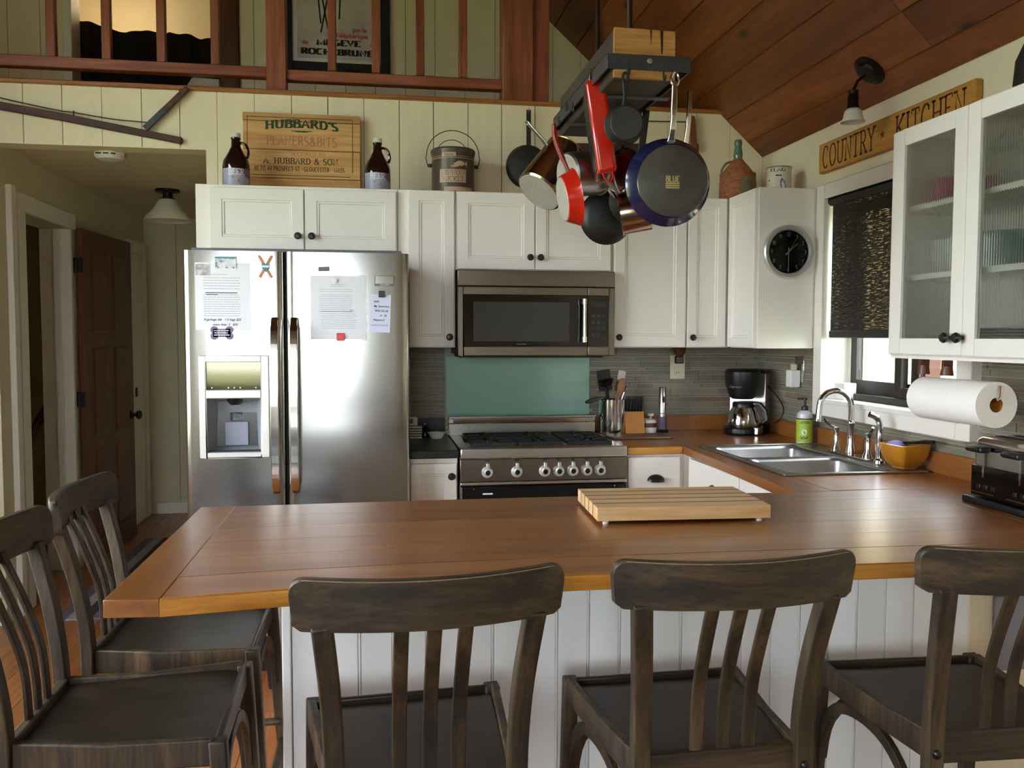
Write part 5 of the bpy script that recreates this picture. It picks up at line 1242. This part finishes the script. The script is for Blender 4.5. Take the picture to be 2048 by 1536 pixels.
V, F = glyphs("HUBBARD'S", .04, wt=.24, width=.35); b = MB().add([(u, -.0009, .325-.35*u*u*1.2+v+.012) for u, v in V], F); me = bpy.data.meshes.new('l'); me.from_pydata(b.v, [], b.f); put('lettering', me, 'hub_green', hc)
MB().box(-.05, .05, -.0009, 0, .318, .3215).box(-.03, .03, -.0009, 0, .3145, .318).build('flourish', 'hub_green', hc)
letter('lettering', 'hub_faint', hc, 'PLANERS&BITS', .045, flat(0, -.0008, .248), serif=False, wt=.16, width=.34)
letter('lettering', 'hub_faint', hc, 'SECURED BY', .016, flat(.03, -.0008, .2), serif=False, wt=.14, width=.17)
letter('lettering', 'hub_ink', hc, 'A. HUBBARD & SON', .028, flat(-.005, -.0009, .158), wt=.15, width=.36)
letter('lettering', 'hub_ink', hc, '40 TO 44 PROSPECT-ST.  GLOUCESTER   MASS.', .022, flat(-.01, -.0009, .122), wt=.17, width=.44)
bk_ = thing('minnow_bucket', 'dark olive metal minnow bucket with wire handle on the cabinets', 'bucket', (.376, 4.30, ZT))
r = .104
MB().lathe([(0, 0), (r, 0), (r+.002, .005), (r, .19), (r+.004, .2), (r+.007, .218), (r+.003, .226), (r-.004, .222), (r-.01, .19), (0, .18)], 40).build('pail', 'bucket_olive', bk_, True)
MB().lathe([(r+.002, .172), (r+.0025, .172), (r+.0025, .175), (r+.002, .175)], 40).lathe([(r+.002, .182), (r+.0025, .182), (r+.0025, .184), (r+.002, .184)], 40).build('pinstripe', 'bucket_tan', bk_, True)
MB().tube([(-.126, 0, .155), (-.134, 0, .19)]+[(-.13*math.cos(R(a)), 0, .20+.125*math.sin(R(a))) for a in range(0, 181, 12)]+[(.134, 0, .19), (.126, 0, .155)], .0022, 6).build('bail', 'dark_iron', bk_, True)
MB().tube([(-.078*math.cos(R(a)), .05, .215+.075*math.sin(R(a))) for a in range(0, 181, 12)], .0018, 6).build('lid_bail', 'dark_iron', bk_, True)
for s_ in (-1, 1): MB().lathe([(0, -.006), (.016, -.006), (.016, .006), (0, .006)], 12, c=(s_*(r+.006), 0, .15)).build('ear', 'dark_iron', bk_, True)
aim = math.atan2(-4.30, -.376)
def patch(name, mat, parent, r, aim, u0, u1, z0, z1, n=10):
    b = MB()
    for i in range(n+1):
        a = aim+(u0+(u1-u0)*i/n)/r
        for z in (z0, z1): b.v.append((r*math.cos(a), r*math.sin(a), z))
    b.f = [(i*2, i*2+2, i*2+3, i*2+1) for i in range(n)]; return b.build(name, mat, parent, True)
patch('name_label', 'bucket_tan', bk_, r+.0025, aim, -.068, .068, .055, .118); patch('maker_label', 'bucket_tan', bk_, r+.0025, aim, -.045, .11, .014, .034)
letter('lettering', 'bucket_olive', bk_, 'MINNOW', .022, cyl(r+.0032, aim, .0905), wt=.11, width=.118)
letter('lettering', 'bucket_olive', bk_, 'BUCKET', .022, cyl(r+.0032, aim, .0605), wt=.11, width=.11)
patch('oval_label', 'bucket_tan', bk_, r+.006, aim, -.055, .015, .178, .198); script('lettering', 'ink', bk_, 'Old Pal', .011, cyl(r+.0068, aim-.18, .182), .3)
b = MB(); fn = cyl(r+.003, aim, .125)
for pts in ([(.0, .018), (.03, .034), (.052, .03), (.06, .018), (.045, .008), (.02, .008)], [(.056, .02), (.074, .036), (.072, .02), (.076, .006)], [(-.015, .008), (.01, .014), (.03, .006), (.005, .0)]):
    o = len(b.v); b.v += [fn(*p) for p in pts]; b.f.append(tuple(range(o, o+len(pts))))
me = bpy.data.meshes.new('fish'); me.from_pydata(b.v, [], b.f); put('fish_print', me, 'bucket_tan', bk_)
wj = thing('wicker_demijohn', 'green bottle in a brown wicker jacket in the cabinet corner', 'demijohn', (1.862, 4.30, ZT))
MB().lathe([(0, 0), (.085, 0), (.09, .02), (.092, .1), (.088, .15), (.06, .19), (.03, .225), (.024, .235)], 32).build('wicker_jacket', 'wick_brown', wj, True)
for z in [.012+.012*i for i in range(13)]:
    rr_ = .0905 if z < .11 else .089; MB().tube([((rr_+.001)*math.cos(6.2832*i/40), (rr_+.001)*math.sin(6.2832*i/40), z+(.0025 if i % 2 else -.0025)) for i in range(40)], .003, 5, closed=True).build('weave_band', 'wick_brown', wj, True)
patch('old_label', 'wick_grey', wj, .0965, math.atan2(-4.3, -1.862), .02, .085, .03, .13)
MB().lathe([(.02, .23), (.0235, .255), (.02, .285), (.0165, .3), (.02, .305), (.02, .325), (.016, .333), (0, .333)], 20).build('bottle_neck', 'bottle_green', wj, True)
MB().tube(spline([(-.03, 0, .222), (-.065, 0, .21), (-.088, 0, .175), (-.085, 0, .145)], 4), .006, 7).build('handle', 'wick_grey', wj, True)
fc = thing('painted_tin', 'cream tin can printed FLAG with a pelican on the side cabinet', 'tin', (1.945, 4.0, ZT+.0025))
MB().lathe([(0, 0), (.058, 0), (.059, .003), (.059, .128), (.06, .131), (.057, .133), (0, .131)], 28).build('can', 'tin_cream', fc, True)
MB().lathe([(.0595, .127), (.061, .129), (.0605, .134), (.057, .134)], 28).build('rim', 'tin_lid', fc, True)
aim = math.atan2(-4.0, -1.945); fn = cyl(.0597, aim, 0)
letter('lettering', 'ink', fc, 'FLAG', .014, cyl(.0597, aim-.1, .108), wt=.17, width=.075)
def blob(name, mat, polys):
    b = MB()
    for pts in polys: o = len(b.v); b.v += [fn(*p) for p in pts]; b.f.append(tuple(range(o, o+len(pts))))
    me = bpy.data.meshes.new(name); me.from_pydata(b.v, [], b.f); put(name, me, mat, fc)
blob('bird_body', 'bird_white', [[(-.045, .02), (-.02, .02), (.03, .02), (.02, .06), (.005, .085), (-.012, .075), (-.02, .05)]])
fn = cyl(.0601, aim, 0); blob('bird_wing', 'bird_blue', [[(.01, .02), (.038, .02), (.03, .06), (.012, .076), (.006, .06)]]); blob('bird_beak', 'ink', [[(-.055, .07), (-.012, .092), (.012, .09), (.012, .084), (-.01, .086), (-.052, .062)]])
bh = thing('black_pot', 'rounded black pot standing on top of the glass cabinet', 'pot', (2.0, 2.32, 2.1105))
MB().lathe([(0, 0), (.08, 0), (.105, .02), (.115, .07), (.11, .14), (.085, .2), (.06, .23), (0, .235)], 32).build('body', 'cast_iron', bh, True)
MB().tube([(-.1*math.cos(R(a)), 0, .15+.17*math.sin(R(a))) for a in range(10, 171, 16)], .006, 8).build('bail', 'cast_iron', bh, True)
# ---------------------------------------------------------------- wall-mounted things
ck = thing('wall_clock', 'round black-faced clock with brushed metal rim on the cabinet end', 'clock', (1.886, 3.7815, 1.813))
def face(b): return b
cw = frame_mw((0, 0, 0), (0, -1, 0), (1, 0, 0))
def ckp(name, mat, b, smooth=True): o = b.build(name, mat, ck, smooth); o.matrix_local = cw; return o
ckp('rim', 'clock_rim', MB().lathe([(.099, .014), (.103, .028), (.118, .03), (.124, .022), (.124, 0), (0, 0), (0, .004)], 48))
ckp('dial', 'black_gloss', MB().lathe([(.1, .0141), (0, .0141)], 40))
for i in range(12):
    a = R(90-30*(i+1)); nt = str(i+1)
    V, F = glyphs(nt, .017, serif=False, wt=.13)
    ckp('numeral', 'tin_lid', MB().add([(.082*math.cos(a)+u, .082*math.sin(a)+v-.0085, .0146) for u, v in V], F), False)
def hand(ang, l, w_, z): 
    a = R(ang); c, s_ = math.cos(a), math.sin(a); return MB().add([(c*x-s_*y, s_*x+c*y, z) for x, y in ((-.02, -w_), (l, -w_*.6), (l, w_*.6), (-.02, w_))], [(0, 1, 2, 3)])
ckp('hour_hand', 'tin_lid', hand(42, .06, .0025, .0155), False); ckp('minute_hand', 'tin_lid', hand(-90, .095, .0025, .016), False); ckp('second_hand', 'tin_lid', hand(57, .085, .0009, .0165), False)
sg = thing('country_kitchen_sign', 'mustard wooden COUNTRY KITCHEN sign above the kitchen window', 'sign', (XR-.02, 3.285, 2.18))
MB().box(-.012, .018, -.545, .525, 0, .135).build('board', 'sign_wood', sg, bevel=.006)
letter('lettering', 'sign_brown', sg, 'COUNTRY', .098, onx(-.0126, .275, .018), wt=.11, width=.425)
letter('lettering', 'sign_brown', sg, 'KITCHEN', .098, onx(-.0126, -.29, .018), wt=.11, width=.42)
st = MB(); st.v = [(-.0126, .008-.02*(1 if i % 2 == 0 else .42)*math.sin(R(36*i)), .067+.02*(1 if i % 2 == 0 else .42)*math.cos(R(36*i))) for i in range(10)]; st.f = [tuple(range(10))]
me = bpy.data.meshes.new('star'); me.from_pydata(st.v, [], st.f); put('star', me, 'dark_red', sg)
# spot lamp on the sloping ceiling
rn = Vector((-RK, 0, -1)).normalized()
lpz = Vector((1.967, 3.263, roof_z(1.967)))
sl_ = thing('ceiling_spotlight', 'bronze ceiling spotlight with frosted shade on the sloping boards', 'lamp', tuple(lpz))
o = MB().lathe([(0, 0), (.068, 0), (.068, .008), (.05, .016), (.044, .026), (.02, .03), (0, .03)], 32).build('canopy', 'bronze', sl_, True); o.matrix_local = frame_mw((0, 0, 0), rn, (0, 1, 0))
MB().tube([tuple(rn*.028), tuple(rn*.05+Vector((-.02, 0, -.01))), (-.075, -.01, -.085)], .006, 8).build('arm', 'bronze', sl_, True)
MB().lathe([(0, -.085), (.02, -.088), (.02, -.098), (.017, -.104), (.021, -.11), (.021, -.145), (.024, -.152), (.024, -.16), (0, -.16)], 20, c=(-.075, -.01, 0)).build('socket', 'bronze', sl_, True)
MB().lathe([(.024, -.16), (.034, -.17), (.038, -.195), (.048, -.213), (.046, -.213), (.035, -.196), (.031, -.172), (.02, -.162)], 24, c=(-.075, -.01, 0)).build('shade', 'frosted', sl_, True)
# long old saw hung at the left end of the wall
sw = thing('old_bow_saw', 'long old wooden bow saw hung over the hall opening', 'saw', (-1.3, D-.02, 2.45))
MB().bar([(-.50, 0, .057), (-.2, 0, .012), (.367, 0, -.084)], [.03]*3, [.036, .035, .03], side=(0, 1, 0)).build('beam', 'tool_wood', sw, bevel=.004)
MB().bar([(.20, -.012, -.035), (.30, -.012, .066)], .014, .03, side=(0, 1, 0)).build('handle_ferrule', 'grey_iron', sw, bevel=.003)
MB().bar([(.29, -.012, .056), (.40, -.012, .168)], .02, .027, side=(0, 1, 0)).build('handle', 'tool_wood', sw, bevel=.004)
MB().tube(spline([(-.50, .0, .105), (-.43, .0, .083), (-.2, .0, .04), (-.125, .0, .032), (.05, .0, .008), (.215, -.01, -.004)], 5), .0026, 6).build('wire', 'dark_iron', sw, True)
MB().rod((-.125, 0, .01), (-.125, 0, .04), .003, n=6).build('wire_peg', 'dark_iron', sw, True)
MB().bar([(-.5, -.002, .058), (-.465, -.002, .052)], .034, .04, side=(0, 1, 0)).build('blade_cap', 'grey_iron', sw, bevel=.003)
s2 = thing('frame_saw', 'dark wooden frame saw on the wall behind the pot rack', 'saw', (1.3, D-.022, 2.40))
MB().bar([(-.40, 0, .0), (.40, 0, .025)], .026, .04, side=(0, 1, 0)).build('beam', 'tool_wood', s2, bevel=.003)
MB().bar([(.372, -.004, .02), (.36, -.004, .19)], .022, [.04, .03], side=(0, 1, 0)).build('upright', 'cherry', s2, bevel=.003)
MB().bar([(-.372, -.004, -.01), (-.36, -.004, .16)], .022, [.04, .03], side=(0, 1, 0)).build('upright', 'cherry', s2, bevel=.003)
MB().rod((-.36, 0, .145), (.35, 0, .16), .003, n=6).build('wire', 'dark_iron', s2, True)
def fry(name, label, mw, rb, rt, h, mats, flat_base=True, wall=.003, n=40):
    """pan: local z = opening side, base at z=0, handle towards local +x"""
    t = thing(name, label, 'pan', mw=mw)
    MB().lathe([(0, .0), (rb, .0), (rb+.004, .002), (rt, h), (rt+.002, h+.002), (rt-wall, h), (rb, wall+.002), (0, wall+.001)], n).build('body', mats[0], t, True)
    if flat_base: MB().lathe([(0, -.0015), (rb*.97, -.0015), (rb, .0)], n).build('base_disc', mats[1], t, True)
    return t
wp = fry('iron_skillet', 'old iron skillet hanging on the wall beside the minnow bucket', frame_mw((.778, D-.048, 2.297), (0, 1, 0), (0, 0, 1)), .098, .112, .035, ('dark_iron', 'dark_iron'))
MB().bar([(.095, 0, .012), (.12, 0, .006), (.285, 0, .006)], .024, .006, side=(0, 1, 0)).build('handle', 'dark_iron', wp, bevel=.002)
MB().tube([(.272+.007*math.cos(a*.785), .007*math.sin(a*.785), .0025) for a in range(8)], .0018, 6, closed=True).build('hole_ring', 'grey_iron', wp, True)
MB().tube([(.276, 0, .04), (.276, 0, -.004), (.284, 0, -.008), (.292, 0, -.002)], .0022, 6).build('wall_hook', 'brass', wp, True)
# ---------------------------------------------------------------- pot rack
pk = thing('pot_rack', 'hanging pot rack of a timber beam with an iron band', 'pot rack', (.807, 2.53, 2.19))
def P(x, y, z): return (x-.807, y-2.53, z-2.19)
def pbox(name, mat, x0, x1, y0, y1, z0, z1, bevel=.004): return box(name, mat, pk, x0-.807, x1-.807, y0-2.53, y1-2.53, z0-2.19, z1-2.19, bevel)
pbox('beam', 'beam_dark', .702, .891, 2.536, 3.30, 2.191, 2.336, .006)
b = MB()
b.prism([(-.105, .001), (.084, .0), (.083, .143), (.048, .144), (.045, .075), (.040, .076), (.036, .144), (.012, .145), (.008, .095), (.004, .145), (-.105, .146)], -.001, .012, 'xz')
b.build('beam_end', 'beam_end', pk)
bx0, bx1, bz0, bz1 = .679, .938, 2.214, 2.259
MB().box(*P(bx0, 0, 0)[:1], bx1-.807, -.006, .0, bz0-2.19, bz1-2.19).box(bx0-.807, bx1-.807, .775, .781, bz0-2.19, bz1-2.19).box(bx0-.807, bx0-.801, 0, .775, bz0-2.19, bz1-2.19).box(bx1-.813, bx1-.807, 0, .775, bz0-2.19, bz1-2.19).build('iron_band', 'grey_iron', pk, bevel=.0015)
for y in (.18, .55): MB().box(bx0-.807, bx1-.807, y, y+.03, .0, -.004).build('cross_strap', 'grey_iron', pk)
MB().lathe([(0, 0), (.009, 0), (.008, .005), (0, .007)], 12).build('bolt', 'tin_lid', pk, True).matrix_local = frame_mw((.0025, -.006, .05), (0, -1, 0), (1, 0, 0))
for (x, y) in ((.775, 2.62), (.828, 3.22)): MB().rod(P(x, y, 2.33), P(x, y, roof_z(x)-.002), .0085, n=10).build('hanger_rod', 'rust_rod', pk, True)
def hook(x, y, z):
    MB().tube([P(x, y, z+.035), P(x, y, z+.012), P(x, y-.008, z), P(x, y-.018, z+.004), P(x, y-.018, z+.016)], .0026, 6).build('hook', 'dark_iron', pk, True)
for q in ((.742, 2.522, 2.195), (.853, 2.522, 2.18), (.679, 2.72, 2.235), (.672, 2.95, 2.19), (.672, 3.05, 2.22), (.672, 3.18, 2.2), (.94, 2.8, 2.235), (.93, 2.95, 2.19), (.80, 2.75, 2.165)): hook(*q)
# blue fry pan, bottom towards the viewer
bp = fry('blue_fry_pan', 'large navy blue fry pan with steel handle, nearest on the pot rack', frame_mw((.861, 2.455, 1.877), (.04, 1, .05), (0, 0, 1)), .104, .128, .045, ('navy_enamel', 'pan_base'))
MB().bar(spline([(.11, 0, .028), (.128, 0, .02), (.16, 0, .008), (.22, 0, .004), (.285, 0, .003)], 4), [.03, .028, .026, .022, .02]+[.018]*8+[.017]*4, .009, side=(0, 1, 0)).build('handle', 'steel_polish', bp, bevel=.003)
MB().tube([(.29+.02*math.cos(a), .011*math.sin(a), .003) for a in [i*.5236 for i in range(12)]], .0045, 8, closed=True).build('hanging_loop', 'chrome', bp, True)
for s_ in (-1, 1): MB().lathe([(0, 0), (.004, 0), (.003, .003), (0, .003)], 8).build('rivet', 'chrome', bp).matrix_local = frame_mw((.112, s_*.016, .03), (0, 0, -1), (1, 0, 0))
def on_base(z): return lambda u, v: (v, -u, z)     # print on pan base: up = +x local, right = -y
letter('lettering', 'gold_print', bp, 'BLUE', .018, lambda u, v: (-.004+v, u, -.0022), serif=False, wt=.24, width=.042)
for z in (-.010, -.016, -.022): MB().box(z, z+.004, -.021, .021, -.0022, -.0018).build('small_print', 'gold_print', bp)
# small cast iron skillet
sm = fry('cast_iron_skillet', 'small black cast iron skillet left of the blue pan', frame_mw((.7345, 2.505, 2.052), (.02, 1, 0), (0, 0, 1)), .049, .058, .032, ('cast_iron', 'cast_iron_base'))
MB().bar([(.05, 0, .026), (.075, 0, .022), (.1, 0, .02), (.125, 0, .018)], [.02, .011, .013, .018], .009, side=(0, 1, 0)).build('handle', 'cast_iron', sm, bevel=.003)
MB().tube([(.135+.017*math.cos(a), .0085*math.sin(a), .018) for a in [i*.5236 for i in range(12)]], .004, 8, closed=True).build('hanging_loop', 'cast_iron', sm, True)
# red enamel roasting pan hanging on edge
rp = thing('red_roasting_pan', 'red enamel roasting pan hanging on edge at the rack side', 'pan', mw=frame_mw((.689, 2.72, 2.236), (.155, 0, -1), (.2, 1, 0)))
# local: z down the long side, x = depth (y world), y = thickness
def rr(w_, d_, z): return [(-w_, -d_, z), (w_, -d_, z), (w_, d_, z), (-w_, d_, z)]
MB().box(-.015, .19, -.030, .034, .0, .295).build('body', 'red_enamel', rp, bevel=.013, seg=4)
box('interior', 'nonstick', rp, .004, .18, -.0315, -.0302, .014, .281, .0)
for z0, s_ in ((0, -1), (.295, 1)): MB().tube([(-.008, -.014, z0), (-.012, -.010, z0+s_*.02), (-.01, .004, z0+s_*.032), (-.012, .016, z0+s_*.02), (-.008, .018, z0)], .003, 8).build('end_handle', 'copper_steel' if s_ < 0 else 'red_enamel', rp, True)
# red skillet, underside facing left
rs = fry('red_skillet', 'red enamel skillet with red handle hanging at the left of the rack', frame_mw((.608, 2.81, 1.872), (.985, .02, .19), (-.19, 0, .98)), .071, .093, .043, ('red_enamel', 'pan_base_grey'))
MB().bar(spline([(.085, 0, .035), (.11, 0, .03), (.15, 0, .02), (.2, 0, .012), (.245, 0, .016)], 4), .022, [.01]*6+[.014]*8+[.012]*3, side=(0, 1, 0)).build('handle', 'dark_red', rs, bevel=.004)
# two stainless saucepans
def saucepan(name, label, mw, r, h, mats, hl=.17, hz=.9):
    t = thing(name, label, 'saucepan', mw=mw)
    MB().lathe([(0, 0), (r-.006, 0), (r, .006), (r, h), (r+.003, h+.002), (r-.0015, h), (r-.003, .004), (0, .003)], 40).build('body', mats[0], t, True)
    MB().lathe([(0, -.001), (r-.008, -.001), (r-.006, .0005)], 40).build('base_disc', mats[1], t, True)
    MB().bar([(r-.002, 0, h*hz), (r+.03, 0, h*hz+.008), (r+hl, 0, h*hz+.02)], [.022, .018, .02], .007, side=(0, 1, 0)).build('handle', 'steel', t, bevel=.003)
    MB().tube([(r+hl+.012*math.cos(a), .008*math.sin(a), h*hz+.02) for a in [i*.785 for i in range(8)]], .003, 6, closed=True).build('hanging_loop', 'steel', t, True)
    return t
saucepan('large_saucepan', 'large stainless saucepan tilted with its base to the lower left', frame_mw((.599, 3.19, 1.955), (.60, .30, .74), (-.35, .2, .9)), .092, .205, ('copper_steel', 'pan_base_grey'), .1)
saucepan('medium_saucepan', 'stainless saucepan turned sideways behind the red roasting pan', frame_mw((.663, 2.99, 1.985), (.94, .30, .15), (-.15, 0, 1)), .078, .13, ('steel', 'pan_base_grey'), .14)
# black wok at the bottom
wk = thing('black_wok', 'round black wok hanging lowest in the pot cluster', 'pan', mw=frame_mw((.8533, 3.12, 1.864), (.0, 1, .06), (-.25, 0, 1)))
MB().lathe([(0, 0), (.04, .001), (.075, .008), (.096, .024), (.103, .045), (.1, .045), (.072, .012), (0, .005)], 40).build('body', 'nonstick', wk, True)
MB().bar(spline([(.095, 0, .04), (.13, 0, .035), (.25, 0, .03), (.40, 0, .03)], 4), .022, .012, side=(0, 1, 0)).build('handle', 'black_plastic', wk, bevel=.004)
saucepan('small_saucepan', 'small stainless saucepan half hidden behind the blue pan', frame_mw((.90, 2.78, 1.845), (-.80, .25, -.15), (-.05, .1, 1)), .07, .10, ('copper_steel', 'steel'), .18)
ld_ = fry('steel_lid', 'small steel lid hanging behind the small saucepan', frame_mw((.815, 2.87, 1.975), (.85, .5, 0), (0, 0, 1)), .06, .085, .02, ('steel_polish', 'steel_dark'))  # steel lid, modelled as a shallow pan with a handle
MB().bar([(.08, 0, .02), (.12, 0, .02), (.22, 0, .02)], .012, .006, side=(0, 1, 0)).build('handle', 'black_plastic', ld_, bevel=.002)
bs = fry('black_handled_pan', 'pan with flat black handle hanging behind the blue fry pan', frame_mw((.905, 2.95, 1.90), (.1, 1, .1), (.10, 0, 1)), .07, .09, .04, ('nonstick', 'pan_base'))
MB().bar([(.085, 0, .035), (.12, 0, .03), (.31, 0, .03)], .024, .01, side=(0, 1, 0)).build('handle', 'black_plastic', bs, bevel=.004)
ss = fry('steel_fry_pan', 'steel-handled fry pan hanging directly behind the blue pan', frame_mw((1.018, 2.76, 1.93), (-.15, 1, .05), (.02, 0, 1)), .065, .085, .04, ('nonstick', 'steel_dark'))
MB().bar(spline([(.10, 0, .03), (.13, 0, .022), (.2, 0, .012), (.30, 0, .012)], 4), .017, .010, side=(0, 1, 0)).build('handle', 'steel_polish', ss, bevel=.003)
# ---------------------------------------------------------------- bar stools
def stool(loc, rz, label):
    t = thing('bar_stool', label, 'stool', loc, rz, 'bar stools round the peninsula'); SZ = .63
    # seat panel, slightly dished
    n = 10; v = []; f_ = []
    for j in range(n+1):
        y = -.185+.38*j/n; hw = .152+.04*j/n
        for i in range(n+1):
            u = -1+2*i/n; z = SZ-.012-.006*(1-u*u)*math.sin(math.pi*j/n) - (.010*((j/n-.85)/.15)**2 if j/n > .85 else 0); v.append((u*hw, y, z))
    N = n+1
    f_ = [(j*N+i, j*N+i+1, (j+1)*N+i+1, (j+1)*N+i) for j in range(n) for i in range(n)]
    m = len(v); v += [(x, y, SZ-.04) for x, y, z in v[:m]]
    f_ += [(m+j*N+i, m+(j+1)*N+i, m+(j+1)*N+i+1, m+j*N+i+1) for j in range(n) for i in range(n)]
    put('seat', mesh_from(v, f_, 'seat', True, 60), 'seat_wood', t)
    for s_ in (-1, 1):
        MB().bar([(s_*.161, -.19, SZ-.028), (s_*.18, -.02, SZ-.033), (s_*.203, .19, SZ-.026)], .018, [.062, .055, .056], side=(1, 0, 0)).build('side_rail', 'stool_wood_z', t, bevel=.004)
    box('front_rail', 'seat_wood', t, -.19, .19, .188, .203, SZ-.055, SZ-.004, .005)
    box('back_rail', 'stool_wood', t, -.15, .15, -.208, -.186, SZ-.062, SZ+.004, .004)
    for s_ in (-1, 1):
        P_ = spline([(s_*.185, -.285, 0), (s_*.172, -.225, .32), (s_*.163, -.205, SZ-.03), (s_*.167, -.222, .78), (s_*.182, -.262, .945)], 5)
        k_ = len(P_); MB().bar(P_, [.027+.009*min(1, i/(k_*.5)) for i in range(k_)], [.030]*k_, side=(1, 0, 0)).build('back_post', 'stool_wood_z', t, bevel=.004)
        MB().bar([(s_*.208, .235, 0), (s_*.203, .215, .3), (s_*.198, .197, SZ-.004)], [.024, .03, .034], [.024, .03, .034], side=(1, 0, 0)).build('front_leg', 'stool_wood_z', t, bevel=.004)
        # bent side brace under the seat
        A = [(s_*.196, .20, .36), (s_*.196, .185, .46), (s_*.19, .13, .535), (s_*.182, .04, .56), (s_*.174, -.06, .545), (s_*.168, -.14, .48), (s_*.166, -.195, .38)]
        MB().bar(spline(A, 4), .016, .026, side=(1, 0, 0)).build('side_brace', 'stool_wood_z', t, bevel=.003)
        MB().rod((s_*.19, .22, .26), (s_*.178, -.24, .26), .011, n=10).build('side_stretcher', 'stool_wood_z', t, True)
        b = MB().lathe([(0, 0), (.010, 0), (.009, .005), (.005, .008), (0, .009)], 12).build('bolt', 'black_knob', t, True); b.matrix_local = frame_mw((s_*.163, -.218, SZ-.035), (0, -1, 0), (1, 0, 0))
    MB().bar(spline([(-.19, .205, .38), (-.17, .2, .48), (-.09, .198, .545), (0, .197, .56), (.09, .198, .545), (.17, .2, .48), (.19, .205, .38)], 4), .016, .024, side=(0, 1, 0)).build('front_brace', 'stool_wood_z', t, bevel=.003)
    MB().rod((-.2, .225, .2), (.2, .225, .2), .013, n=10).build('foot_rest', 'stool_wood_z', t, True)
    MB().rod((-.175, -.25, .2), (.175, -.25, .2), .011, n=10).build('back_stretcher', 'stool_wood_z', t, True)
    for x0 in (-.05, .004, .056):
        MB().bar(spline([(x0, -.197, SZ-.02), (x0*1.0, -.206, .74), (x0*1.02, -.236, .84), (x0*1.04, -.283, .955)], 4), .0255, .010, side=(1, 0, 0)).build('back_slat', 'stool_wood_z', t, bevel=.002, seg=1)
    # curved top rail with rounded upper corners and cut-in lower corners
    W = .226; v = []; f_ = []; th = .021; H2 = .088
    us = [-1+.012*q for q in range(11)]; us = us+[-.868+1.736*q/20 for q in range(1, 20)]+[-q for q in reversed(us)]; n = len(us)-1
    for i in range(n+1):
        u = us[i]; x = u*W; e = W-abs(x); yb = -.298+.045*u*u
        r_ = .028; top = 1.022-(r_-math.sqrt(max(0, r_*r_-(r_-e)**2)) if e < r_ else 0)+.004*u*u
        bot = 1.022-H2+(0.0 if e > .012 else (.012-e)*.8); tl = .03*(u*u)
        q = []
        for (dy, z) in ((0, bot), (0, (bot+top)/2), (0, top-.004), (.004, top), (th-.004, top), (th, top-.004), (th, (bot+top)/2), (th, bot)):
            yy = yb+dy - (z-.91)*.10; xx = x*(1+.05*(z-.91)/.11*min(1, abs(u)))
            q.append((xx, yy, z))
        v += q
    for i in range(n):
        a = i*8; f_ += [(a+j, a+8+j, a+8+(j+1) % 8, a+(j+1) % 8) for j in range(8)]
    f_ += [tuple(range(8)), tuple(range(n*8+7, n*8-1, -1))]
    put('top_rail', mesh_from(v, f_, 'top_rail', True, 40), 'stool_wood', t)
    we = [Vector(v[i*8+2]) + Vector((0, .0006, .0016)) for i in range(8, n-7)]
    MB().tube(we, .0011, 5).build('worn_edge_highlight', 'worn_highlight_wood', t, True)  # pale worn strip; the top-edge highlight is put into its colour
    return t
stool((.070, 1.70, 0), R(4), 'dark wooden bar stool at the peninsula front, left of three')
stool((.642, 1.725, 0), R(1), 'dark wooden bar stool at the peninsula front, middle of three')
stool((1.262, 1.722, 0), R(-2.5), 'dark wooden bar stool at the peninsula front, right of three')
stool((-.515, 2.42, 0), R(-90), 'dark wooden bar stool at peninsula end, the farther one near the hall')
stool((-.515, 1.92, 0), R(-89), 'dark worn wooden bar stool at peninsula end, the nearer one')
